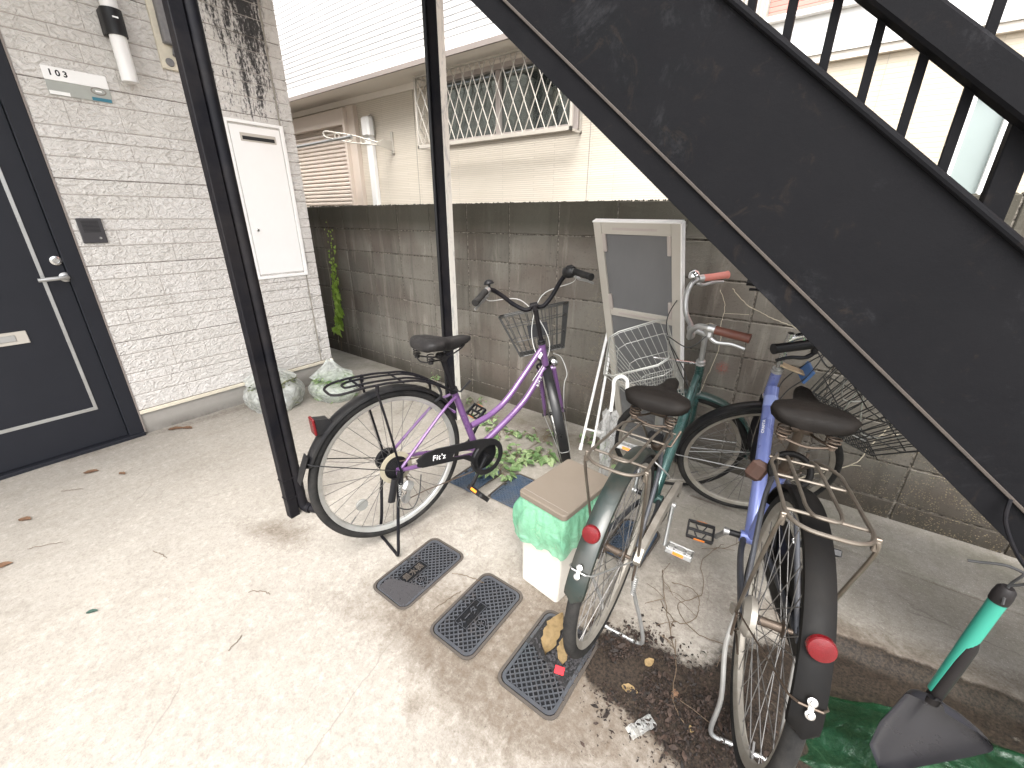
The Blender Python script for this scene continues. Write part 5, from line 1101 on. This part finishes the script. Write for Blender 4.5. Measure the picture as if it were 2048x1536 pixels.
# ------------------------------------------------------------------ trash bin
def trash():
    c = V(3.6615, -1.3285); a = R_(-7.5); zt = .5; z0 = gh(-1.35)
    P = thing('trash_bin', 'cream trash bin with brown lid and green liner bag folded over its rim', 'trash bin', (c[0], c[1], z0)); P.rotation_euler = (0, 0, a)
    h = zt-z0
    b = MB(); w0, d0, w1, d1 = .18, .3, .196, .29
    lo = rrect(w0, d0, .014, 4); hi = rrect(w1, d1, .014, 4); n = len(lo)
    b.add([V(p[0], p[1], .002) for p in lo]+[V(p[0], p[1], h-.03) for p in hi], [tuple(range(n-1, -1, -1)), tuple(range(n, 2*n))]+[(i, (i+1) % n, n+(i+1) % n, n+i) for i in range(n)]); b.build('body', M['bin_white'], P, 30)
    l = MB(); lw, ld = .214, .308; o = rrect(lw, ld, .016, 5); n = len(o); o2 = rrect(lw-.006, ld-.006, .014, 5)
    l.add([V(p[0], p[1], h-.022) for p in o]+[V(p[0], p[1], h-.003) for p in o]+[V(p[0], p[1], h) for p in o2], [tuple(range(n-1, -1, -1)), tuple(range(2*n, 3*n))]+[(i, (i+1) % n, n+(i+1) % n, n+i) for i in range(n)]+[(n+i, n+(i+1) % n, 2*n+(i+1) % n, 2*n+i) for i in range(n)])
    ld_ = l.build('lid', M['lid_brown'], P, 0)
    l = MB(); l.bb(-lw/2+.005, lw/2-.005, -ld/2+.024, -ld/2+.0255, h, h+.0006); l.build('lid_groove', M['grey_trim'], ld_, 0)
    # folded liner
    g = MB(); rows = 26; N = 120; vs = []; r = random.Random(4)
    for j in range(rows):
        t = j/(rows-1); z = h-.026-t*.15
        for i in range(N):
            a_ = 2*math.pi*i/N; base = rrect(w1+.004, d1+.004, .02, 4); 
            # point on rounded rect by angle
            ca_, sa_ = math.cos(a_), math.sin(a_); hx, hy = w1/2+.003, d1/2+.003; k = 1/max(abs(ca_)/hx, abs(sa_)/hy); x, y = ca_*k, sa_*k
            bulge = math.sin(min(t*1.25, 1)*math.pi*.62)*.03*(1+.9*nz(ca_*1.3, sa_*1.3, 2))+(.004 if t > 0 else 0)
            fold = .013*nz(ca_*5, sa_*5, z*4)+.010*nz(ca_*9+z*12, sa_*9, z*9)+.004*abs(nz(ca_*22, sa_*22+z*14, z*20))
            m = min(1, t*4); q = 1+(bulge+fold*m)/max(.05, math.hypot(x, y)); dz = -.022*t*nz(ca_*1.6+3, sa_*1.6, 0)*2 + .012*t*nz(ca_*6, sa_*6, 5)
            if sa_ < -.2 and ca_ < .2: dz -= .012*t
            vs.append(V(x*q, y*q, z+dz))
    fs = [(j*N+i, j*N+(i+1) % N, (j+1)*N+(i+1) % N, (j+1)*N+i) for j in range(rows-1) for i in range(N)]
    g.add(vs, fs); g.build('liner_bag', M['bag_green'], P, 60)
trash()

# ------------------------------------------------------------------ bags of garden waste
def wastebag(label, c, sx, sy, h, seed, knot):
    r = random.Random(seed); P = thing('garbage_bag', label, 'garbage bag', (c[0], c[1], gh(c[1])), 'clear bags of garden waste')
    b = MB(); n, m = 64, 34; vs = []
    for j in range(m+1):
        t = j/m; ph = t*math.pi*.5
        for i in range(n):
            a = 2*math.pi*i/n
            if t < .72: tt = t/.72; rad = (.80+.2*math.sin(tt*math.pi))*(1-.25*tt**3); z = h*.62*tt
            else: tt = (t-.72)/.28; rad = .75*(1-tt)**1.3+.1; z = h*(.62+.38*tt)
            pleat = (.035+.09*max(0, t-.5))*math.sin(a*17+seed+2.5*nz(a, t*3, seed))*max(0, t-.25)
            q = rad*(1+.2*nz(math.cos(a)*1.6+seed, math.sin(a)*1.6, t*2)+.05*nz(math.cos(a)*6, math.sin(a)*6, t*9+seed))+pleat*.6
            x, y = sx*q*math.cos(a)+knot[0]*max(0, t-.6)*2.2, sy*q*math.sin(a)+knot[1]*max(0, t-.6)*2.2
            vs.append(V(x, y, max(.003, z+.02*nz(x*9, y*9, seed))))
    fs = [(j*n+i, j*n+(i+1) % n, (j+1)*n+(i+1) % n, (j+1)*n+i) for j in range(m) for i in range(n)]+[tuple(range(n-1, -1, -1))]
    b.add(vs, fs); b.build('bag_film', M['bag_clear'], P, 70)
    # leaves inside
    g = MB()
    for i in range(1500):
        a = r.uniform(0, 6.283); rr = math.sqrt(r.random())*.86; z = r.random()**.8*h*.62
        p = V(sx*rr*math.cos(a)*(1-.2*z/h), sy*rr*math.sin(a)*(1-.2*z/h), .012+z); s = r.uniform(.012, .032); Rm = rz(r.uniform(0, 6))@rx(r.uniform(-1.4, 1.4))
        g.add([p+Rm@V(-s, 0, 0), p+Rm@V(0, -s*.4, .002), p+Rm@V(s, 0, 0), p+Rm@V(0, s*.4, .002)], [(0, 1, 2, 3)])
    o = g.build('leaves_inside', M['leaf_weed'] if seed % 2 else M['leaf_mix'], P, 0); tag(o, kind='stuff')
M['leaf_mix'] = leafmat('leaf_mix', (.1, .13, .06), (.3, .3, .18))
wastebag('limp clear bag of dry leaves standing behind the near black post', (1.09, -1.23), .20, .21, .33, 2, (-.12, .02))
wastebag('pleated clear bag of green clippings, tied top, right of the near black post', (1.23, -.83), .215, .19, .27, 3, (-.16, .08))

# ------------------------------------------------------------------ leaning door panel, white rack, umbrella
def panel():
    A = rz(-.1272)@rx(.3602)@ry(.0061); T = V(3.3242, -.5633, 1.4177)
    mw = Matrix([[*A[i], T[i]] for i in range(3)]+[[0, 0, 0, 1]]); P = thing('door_panel', 'beige framed door panel with grey glazing leaning behind the silver bicycle basket', 'door panel', mat=mw)
    w, L = .425, 1.49; b = MB()
    b.bb(0, .042, -.014, .014, -L, 0, .002); b.bb(w-.042, w, -.014, .014, -L, 0, .002); b.bb(.042, w-.042, -.012, .012, -.058, -.001, .002); b.bb(.042, w-.042, -.012, .012, -.50, -.458, .002); b.bb(.042, w-.042, -.012, .012, -L, -L+.06, .002); b.bb(.042, w-.042, -.012, .012, -1.0, -.96, .002)
    fr = b.build('frame', M['cream_metal'], P, 0)
    b = MB(); b.bb(-.002, w+.002, -.016, .016, -.002, .004, .001); b.bb(w-.001, w+.006, -.016, .016, -L, -.002, .001); b.build('edge_trim', M['white_metal'], fr, 0)
    for z0, z1 in ((-.458, -.058), (-.96, -.50), (-L+.06, -1.0)):
        b = MB(); b.bb(.042, w-.042, -.002, .003, z0, z1); b.build('glazing', M['grey_panel'], P, 0)
    b = MB()
    for x, z in ((.047, -.10), (w-.055, -.10), (.047, -.42), (w-.055, -.42)): b.bb(x-.006, x+.012, -.0155, -.002, z-.045, z+.045, .002)
    b.build('glazing_clips', M['taupe'], P, 0)
    b = MB(); b.bb(.1, .32, -.0135, -.012, -.038, -.026, .0003); b.bb(.09, .3, -.0135, -.012, -.486, -.474, .0003); b.build('label_strip', M['taupe'], fr, 0)
panel()
def rack():
    P = thing('folding_stand', 'white tubular stand with two legs leaning between wall and door panel', 'stand', (0, 0, 0))
    a0, a1 = V(3.232, -.338, gh(-.338)), V(3.298, -.297, gh(-.297)); t0 = V(3.232, -.03, .86); t1 = V(3.262, -.03, .83)
    b = MB(); b.tube([a0, t0], .0088, 12); b.tube([a1, t1], .0088, 12); b.tube([t0, (t0+t1)/2+V(0, 0, .02), t1], .0088, 12); f = lambda p, q, k: p+(q-p)*k
    b.tube([f(a0, t0, .16), f(a1, t1, .15)], .006, 10); b.tube([f(a1, t1, .15), f(a1, t1, .15)+V(.12, .03, -.02)], .006, 10); b.build('legs', M['white_metal'], P)
    b = MB()
    for a, t in ((a0, t0), (a1, t1)): b.tube([a, f(a, t, .045)], .0125, 12)
    b.build('rubber_feet', M['white_plastic'], P)
rack()
def umbrella(c):
    P = thing('umbrella', 'closed clear vinyl umbrella hooked by its white handle on the silver basket', 'umbrella', (0, 0, 0))
    x, y, z = c; top = V(x, y, z); d = V(-.01, -.02, -1); d /= np.linalg.norm(d); side = V(-.75, -.35, 0)
    s0 = top+side*.06
    b = MB(); b.tube(cr([top+V(0, 0, -.035)-side*.005, top+V(0, 0, .012), top+side*.03+V(0, 0, .028), s0+V(0, 0, .008), s0+V(0, 0, -.04), s0+d*.13], 6), .0075, 10); b.build('handle', M['umbrella_white'], P)
    b = MB(); b.tube([s0+d*.15, s0+d*.72], .004, 8); b.build('shaft', M['alloy'], P)
    b = MB(); n, m = 48, 20; vs = []; base = s0+d*.13
    for j in range(m+1):
        t = j/m; rad = np.interp(t, [0, .05, .3, .8, 1], [.012, .022, .024, .014, .006])
        for i in range(n):
            a = 2*math.pi*i/n; q = rad*(1+.45*math.sin(a*8+t*2)*(.3+.7*(1-t)))+.004*nz(a*3, t*8)
            if j <= 1: q *= 1+.3*math.sin(a*4)
            vs.append(base+d*(.5*t)+V(q*math.cos(a), q*math.sin(a), .012*math.sin(a*8)*(1-t)))
    b.add(vs, [(j*n+i, j*n+(i+1) % n, (j+1)*n+(i+1) % n, (j+1)*n+i) for j in range(m) for i in range(n)])
    b.add([base+V(-.01, .02, .0), base+V(-.055, -.01, -.09), base+V(-.05, -.015, -.13), base+V(-.01, .01, -.16)], [(0, 1, 2, 3)]); b.build('canopy', M['umbrella_clear'], P, 60)
umbrella((3.71, -.95, .80))

# ------------------------------------------------------------------ hanging hand shovel with cord
def shovel():
    Y = -1.5; P = thing('hand_shovel', 'black bladed hand shovel with a green handle hanging by a black cord', 'shovel', (0, 0, 0))
    top = V(4.671, Y, .80); neck = V(4.655, Y, .492); d = (neck-top)/np.linalg.norm(neck-top); d = V(-.05, 0, -.9987)
    fwd = V(-.1, -.995, 0); fwd /= np.linalg.norm(fwd); sd = np.cross(d, fwd); sd /= np.linalg.norm(sd); L = .305
    b = MB(); b.tube([top+d*s for s in (.03, .06, .12, .2, L)], [.0135, .013, .013, .012, .011], 20); b.build('handle', M['scoop_green'], P)
    b = MB(); b.tube([top+d*s for s in (0, .006, .02, .036)], [.009, .0135, .015, .0145], 20); b.build('end_cap', M['scoop_black'], P)
    b = MB(); hs = fwd*.0025-sd*.005; pts = [top+d*s+hs*k for s, k in ((.14, 1.3), (.16, 1.), (.2, 1.), (.3, 1.), (.335, .9))]; b.tube(pts, [.006, .0118, .0125, .0125, .0135], 16); b.build('grip', M['scoop_black'], P)
    # blade: shallow tray widening downwards
    bl = MB(); n, m = 24, 34; vs = []; vs2 = []; base = top+d*(L+.0)
    for j in range(m+1):
        t = j/m; s = .0+t*.3; wl_ = np.interp(t, [0, .03, .08, .5, .8, 1], [.016, .032, .038, .044, .036, .0]); wr_ = np.interp(t, [0, .03, .10, .16, .5, .8, 1], [.016, .05, .098, .102, .066, .034, .0])
        for i in range(n+1):
            u_ = -1+2*i/n; dep = -.026*abs(u_)**5*np.interp(t, [0, .3, 1], [1.0, .9, .3])-.02*np.exp(-((t)/.05)**2); rib = .007*np.exp(-(u_/.16)**2)*max(0, 1-t*2.2)
            wd = wl_ if u_ > 0 else wr_; p = base+d*s+sd*u_*wd-fwd*dep+fwd*rib; vs.append(p); vs2.append(p-fwd*.0022)
    N = n+1; fs = [(j*N+i, j*N+i+1, (j+1)*N+i+1, (j+1)*N+i) for j in range(m) for i in range(n)]; bl.add(vs, fs); bl.add(vs2, fs)
    bl.build('blade', M['scoop_blade'], P, 50)
    b = MB(); tie = top+V(.0, .0, .004); b.tube(cr([V(4.80, -1.262, .735), V(4.77, -1.3, .83), V(4.715, -1.42, .86), tie+V(.01, 0, .04), tie, tie+d*.03+fwd*.022], 6), .0022, 6)
    b.tube(cr([tie+V(.01, 0, .035), tie+V(-.02, -.01, .045), tie+V(-.05, -.01, .035), tie+V(-.065, -.01, .03)], 5), .0026, 6); b.tube(cr([tie, tie+V(.015, -.005, .02), tie+V(.01, 0, .04)], 4), .0025, 6); b.build('cord', M['cord'], P)
shovel()
def wirehook():
    b = MB(); b.tube(cr([V(4.70, -1.27, .87), V(4.705, -1.285, .82), V(4.745, -1.29, .75), V(4.80, -1.27, .69)], 6), .004, 8); tag(b.build('wire_hook', M['black_paint']), 'bent black wire hook at the foot of the stringer', 'hook')
wirehook()
def greensack():
    b = MB(); nx, ny = 90, 60; vs = []
    for j in range(ny+1):
        for i in range(nx+1):
            u_, v_ = i/nx, j/ny; x = 4.5+u_*.95+.04*nz(v_*3, 1, 0); y = -1.52+v_*(.22+u_*.32)+.03*nz(u_*4, 2, 0)
            e = min(u_, 1-u_, v_, 1-v_); rise = min(1, e*6); z = gh(y)+.004+rise*(.035+.05*max(0, nz(x*3.3, y*3.3, 4)+.3)+.045*abs(nz(x*8+y*6, y*13, 2))+.018*abs(nz(x*26, y*22, 6)))
            vs.append(V(x, y, z))
    N = nx+1; b.add(vs, [(j*N+i, j*N+i+1, (j+1)*N+i+1, (j+1)*N+i) for j in range(ny) for i in range(nx)])
    tag(b.build('plastic_sack', M['bag_darkgreen'], smooth=70), 'crumpled dark green plastic sack on the ground below the hanging shovel', 'plastic sack')
greensack()

# ------------------------------------------------------------------ plants
def leaf(b, p, s, dirv, up, shape='ovate'):
    d = np.array(dirv, float); d /= np.linalg.norm(d)+1e-9; n = np.array(up, float); sd_ = np.cross(d, n); sd_ /= np.linalg.norm(sd_)+1e-9; n = np.cross(sd_, d)
    if shape == 'ivy': O = [(0, 0), (.15, .32), (.02, .52), (.38, .42), (.52, .62), (.62, .3), (1.1, 0), (.62, -.3), (.52, -.62), (.38, -.42), (.02, -.52), (.15, -.32)]
    else: O = [(0, 0), (.12, .2), (.35, .34), (.6, .3), (.85, .14), (1.05, 0), (.85, -.14), (.6, -.3), (.35, -.34), (.12, -.2)]
    k = len(O)//2+ (1 if shape != 'ivy' else 0)
    pts = [p+d*s*x+sd_*s*y+n*s*(abs(y)*.35-.22*x*x) for x, y in O]; c = p+d*s*.5-n*s*.05
    b.add(pts+[c], [(i, (i+1) % len(O), len(O)) for i in range(len(O))])
def weed(c, n, spread, size, seed, label, group='weeds growing along the block wall', hgt=.05, mat='leaf_weed'):
    r = random.Random(seed); P = thing('weed', label, 'weed', (0, 0, 0), group); z = gh(c[1])
    b = MB(); l = MB()
    for i in range(n):
        a = r.uniform(0, 6.283); rr = spread*math.sqrt(r.random()); tip = V(c[0]+rr*math.cos(a), c[1]+rr*math.sin(a)*.8, z+hgt*r.uniform(.35, 1)); root = V(c[0]+rr*.35*math.cos(a), c[1]+rr*.3*math.sin(a), z)
        b.tube([root, (root+tip)/2+V(0, 0, .012), tip], .0014, 5)
        for q in range(r.choice((2, 3, 3, 4))):
            aa = a+r.uniform(-2, 2); leaf(l, tip+V(0, 0, -.006*q), size*r.uniform(.55, 1.1), V(math.cos(aa), math.sin(aa), r.uniform(-.35, .15)), V(r.uniform(-.3, .3), r.uniform(-.3, .3), 1))
    b.build('stems', M['vine_stem'], P); l.build('leaves', M[mat], P, 0)
WE = [((2.72, -.50), 16, .12, .045, 'weed clump growing under the purple bicycle down tube'), ((2.95, -.40), 14, .13, .04, 'weed clump at the wall left of the purple front wheel'), ((2.99, -.72), 20, .12, .06, 'broad leaved weed in front of the purple front wheel'),
      ((3.0, -.93), 14, .10, .055, 'weed clump spilling over the half hidden blue cover'), ((2.5, -.42), 12, .12, .045, 'weed clump just right of the far post foot'), ((2.78, -.78), 14, .1, .05, 'weed clump behind the purple chainring'),
      ((3.27, -.2), 14, .1, .04, 'weed clump behind the white stand feet'), ((3.10, -.60), 16, .09, .06, 'dark broad leaved weed beside the front tyre'), ((3.45, -.35), 9, .08, .035, 'small weed by the umbrella tip'), ((2.2, -.2), 8, .1, .03, 'small weed between the far post and the wall')]
for i, (c, n, sp, sz, lb) in enumerate(WE): weed(c, n, sp, sz, 20+i, lb)
weed((1.66, -.12), 10, .06, .035, 41, 'dry yellowish weed standing against the wall behind the rear rack', hgt=.13, mat='leaf_weed')
def ivy():
    r = random.Random(12); P = thing('ivy_vine', 'bright green ivy vine hanging down the block wall beside the building corner', 'vine', (0, 0, 0)); b = MB(); l = MB()
    path = cr([V(.135, -.012, 1.40), V(.16, -.014, 1.25), V(.17, -.016, 1.1), V(.165, -.02, .95), V(.155, -.024, .8), V(.175, -.025, .66), V(.165, -.026, .5), V(.12, -.025, .36), V(.08, -.022, .2), V(.06, -.02, .02)], 10)
    b.tube(path, .0022, 6); p2 = cr([V(.23, -.012, 1.31), V(.235, -.014, 1.15), V(.225, -.016, 1.0), V(.2, -.02, .85), V(.165, -.024, .72)], 8); b.tube(p2, .0018, 6)
    for q in (path, p2):
        for i, p in enumerate(q):
            z = p[2]
            if z < .27: continue
            dens = np.interp(z, [.27, .35, .7, .85, 1.1, 1.4], [1.2, 3, 2, 1.1, .8, .5]); s0 = np.interp(z, [.3, .45, .7, .9, 1.2, 1.4], [.085, .075, .062, .042, .026, .016])
            k = int(dens)+(1 if r.random() < dens % 1 else 0)
            for _ in range(k):
                a = r.uniform(-2.6, -.5); pt = p+V(r.uniform(-.03, .03)*s0/.05, -r.uniform(.005, .04), r.uniform(-.02, .02)); leaf(l, pt, s0*r.uniform(.7, 1.1), V(math.cos(a)*.8, -.25, math.sin(a)), V(r.uniform(-.3, .3), -1, r.uniform(0, .6)), 'ivy')
    b.build('stem', M['vine_stem'], P); l.build('leaves', M['leaf_ivy'], P, 0)
    b = MB(); b.tube(cr([V(.02, -.01, 1.0), V(.03, -.012, .8), V(.0, -.012, .55), V(.02, -.01, .3), V(.0, -.01, .1)], 6), .0012, 5); b.build('dry_stem', M['pale_twig'], P)
ivy()

# ------------------------------------------------------------------ litter
def flat_leaf(name, c, s, ang, mat, label, L=1.0, W=.5, cur=.15, cat='leaf', group='loose leaves on the yard'):
    b = MB(); z = gh(c[1]); n = 14; top = []
    xs = np.linspace(0, 1, n); vs = []
    for i, x in enumerate(xs):
        w = s*W*math.sin(math.pi*x**.8)**.8*.5*(1+.35*nz(x*9, s*50, 1))+.0005
        for y in (-1, -.5, 0, .5, 1): vs.append(V((x-.5)*s*L, y*w+.04*s*math.sin(3*x), .003+s*cur*(abs(y)*.5+.3*math.sin(3.1*x))*.5+.002*nz(x*7, y*3, s*99)))
    Rm = rz(ang); vs = [V(c[0], c[1], z)+Rm@v for v in vs]; b.add(vs, [(i*5+j, i*5+j+1, (i+1)*5+j+1, (i+1)*5+j) for i in range(n-1) for j in range(4)])
    return tag(b.build(name, M[mat], smooth=60), label, cat, group)
flat_leaf('dead_leaf', (3.79, -1.60), .17, R_(100), 'leaf_tan', 'large curled tan leaf lying on the muddy meter cover', 1, .36, .3)
flat_leaf('dead_leaf', (3.845, -1.632), .10, R_(115), 'leaf_tan', 'smaller tan leaf fragment touching the green bicycle rear tyre', 1, .35, .2)
b = MB(); b.box((3.868, -1.70, gh(-1.7)+.008), (.03, .024, .003), rz(.3)@rx(.1)); tag(b.build('red_scrap', plain('scrap_red', (.6, .03, .04), .4), smooth=0), 'small red scrap beside the green bicycle rear tyre', 'scrap')
for c, s, a, m, lb in [((1.462, -2.595), .06, .6, 'leaf_dead', 'rust brown leaf near the left edge of the yard'), ((1.80, -2.70), .07, 1.2, 'leaf_dead', 'rust brown leaf cut by the left edge of the view'), ((2.385, -2.53), .035, .9, 'leaf_green_dark', 'small dark green leaf alone on the open concrete'),
                    ((1.18, -2.31), .07, 1.0, 'leaf_dead', 'brown leaf nearest the door threshold'), ((1.34, -2.21), .05, .3, 'leaf_dead', 'small brown leaf below the door corner'), ((.95, -1.84), .09, .9, 'leaf_dead', 'curled brown leaf against the foundation'), ((1.0, -1.79), .08, .4, 'leaf_dead', 'flat brown leaf beside the foundation')]:
    if 'leaf_green_dark' not in M: M['leaf_green_dark'] = leafmat('leaf_green_dark', (.03, .06, .05), (.04, .08, .06), .1)
    flat_leaf('leaf', c, s, a, m, lb)
g = MB(); r = random.Random(77)
for i in range(6500):
    if r.random() < .8: x, y = r.gauss(4.2, .15), r.gauss(-1.58, .085)-.02*0
    else: x, y = r.gauss(4.02, .05), r.gauss(-1.5, .06)
    if x < 3.93 and y < -1.5: continue
    if nz(x*9, y*9, 7)+.35*nz(x*25, y*25, 3) < -.3+.35*r.random(): continue
    s = .0022+.0065*r.random()**2.5+(.012*r.random() if r.random() < .07 else 0); p = V(x, y, gh(y)+.003+r.random()**3*.015); Rm = rz(r.uniform(0, 6))@rx(r.uniform(-.8, .8))@ry(r.uniform(-.5, .5))
    g.add([p+Rm@V(-s, 0, 0), p+Rm@V(-s*.2, -s*.45, .002), p+Rm@V(s*.8, -s*.2, .0), p+Rm@V(s, .1*s, 0), p+Rm@V(s*.2, s*.5, .003)], [(0, 1, 2, 3, 4)])
tag(g.build('leaf_litter', M['leaf_litter'] if 'leaf_litter' in M else leafmat('leaf_litter', (.006, .0038, .0027), (.034, .018, .011), .03, .85), smooth=0), 'rotting leaf litter between the green and blue rear wheels', 'leaf litter', kind='stuff')
for j, (c, s, a, m, lb) in enumerate([((4.07, -1.62), .05, .2, 'leaf_tan', 'tan leaf in the litter right of the green rear tyre'), ((4.19, -1.555), .045, 2.0, 'leaf_dead', 'pinkish brown leaf in the middle of the litter'), ((4.09, -1.50), .04, 1.2, 'leaf_tan', 'tan leaf by the green bicycle stand foot'), ((4.25, -1.62), .03, .5, 'leaf_tan', 'pale chip of leaf near the clear wrapper')]): flat_leaf('leaf', c, s, a, m, lb, W=.6)
b = MB(); vs = []; 
for i in range(9):
    for j in range(5):
        x, y = (i/8-.5)*.085, (j/4-.5)*.034; p = V(4.135, -1.70, gh(-1.7)+.008)+rz(1.05)@V(x, y, .005*nz(x*60, y*60, 3)+.005*abs(math.sin(i*2.1))); vs.append(p)
b.add(vs, [(i*5+j, i*5+j+1, (i+1)*5+j+1, (i+1)*5+j) for i in range(8) for j in range(4)]); tag(b.build('candy_wrapper', M['wrapper'], smooth=0), 'crumpled clear wrapper at the edge of the leaf litter', 'wrapper')
# dry vines trailing over the ground and through the bicycles
def twig(pts, rad, label, mat='dry_twig', branch=0, seed=0):
    b = MB(); P = cr(pts, 8); rr = random.Random(seed); P = [p+V(rr.uniform(-.003, .003), rr.uniform(-.003, .003), rr.uniform(-.001, .003)) for p in P]; b.tube(P, rad, 5)
    for _ in range(branch):
        i = rr.randrange(len(P)-1); p = P[i]; a = rr.uniform(0, 6.28); L = rr.uniform(.04, .12); b.tube([p, p+V(math.cos(a)*L*.5, math.sin(a)*L*.5, rr.uniform(0, .02)), p+V(math.cos(a)*L, math.sin(a)*L*.9, .004)], rad*.7, 5)
    return tag(b.build('dry_vine', M[mat]), label, 'dry vine', 'dry vines among the bicycles')
G_ = lambda x, y, z=.004: V(x, y, gh(y)+z)
twig([G_(4.00, -1.08), G_(4.04, -1.2, .02), G_(4.10, -1.33), G_(4.16, -1.45), G_(4.18, -1.56), G_(4.23, -1.62)], .0016, 'dry branching vine from the green pedal down to the litter', branch=9, seed=1)
twig([G_(4.17, -.80, .05), G_(4.12, -.95, .03), G_(4.16, -1.1), G_(4.10, -1.22), G_(4.18, -1.30), G_(4.30, -1.28)], .0013, 'long wavy dry vine under the blue pedal', branch=3, seed=2)
twig([G_(4.05, -1.12), G_(4.14, -1.14, .03), G_(4.17, -1.24, .02), G_(4.12, -1.30), G_(4.04, -1.24)], .0014, 'dry vine curled into a loop beside the green stand', branch=2, seed=3)
twig([G_(4.30, -.45, .02), G_(4.25, -.6, .03), G_(4.20, -.75, .02), G_(4.10, -.85, .02)], .0014, 'dry vine below the blue front wheel', branch=5, seed=4)
twig([V(3.95, -.43, 1.14), V(4.02, -.35, 1.06), V(4.12, -.22, .99), V(4.2, -.15, .95), V(4.3, -.2, .90), V(4.42, -.3, .86)], .0022, 'pale leafless vine strung from the far brake lever to the blue bell', 'pale_twig', 0, 5)
twig([V(3.90, -.42, 1.13), V(3.93, -.4, 1.05), V(3.93, -.42, .98), V(3.95, -.47, .9), V(3.93, -.5, .75), V(3.9, -.5, .6)], .0014, 'thin pale vine dangling from the green bicycle handlebar', 'pale_twig', 2, 6)
twig([V(4.72, -.04, .62), V(4.66, -.06, .5), V(4.62, -.10, .42), V(4.58, -.16, .34), V(4.45, -.2, .25), V(4.36, -.25, .2)], .0026, 'pale vine climbing the wall right of the blue front wheel', 'pale_twig', 3, 7)
twig([V(4.28, -.5, .25), V(4.33, -.46, .4), V(4.27, -.42, .5), V(4.36, -.4, .6)], .0014, 'tangled rusty brown vine inside the blue front wheel', 'dry_twig', 10, 8)
for k, (x, y, L, a) in enumerate([(1.75, -2.62, .12, 1.0), (2.2, -2.3, .1, .2), (2.75, -2.15, .09, .5), (2.95, -2.3, .06, 2.0), (2.45, -2.85, .06, 1.0), (1.3, -2.45, .1, .9), (3.38, -1.78, .12, 1.35), (3.32, -1.62, .14, .3)]):
    twig([G_(x, y), G_(x+L*.5*math.cos(a), y+L*.5*math.sin(a)+.006, .004), G_(x+L*math.cos(a), y+L*math.sin(a))], .0011, ['short straw lying near the left edge of the yard', 'curved straw lying on the open concrete', 'thin straw below the near post', 'tiny straw right of the open concrete', 'tiny straw in the foreground', 'straw near the fallen rust brown leaf', 'twig between the first two meter covers', 'twig across the first meter cover'][k], seed=20+k)
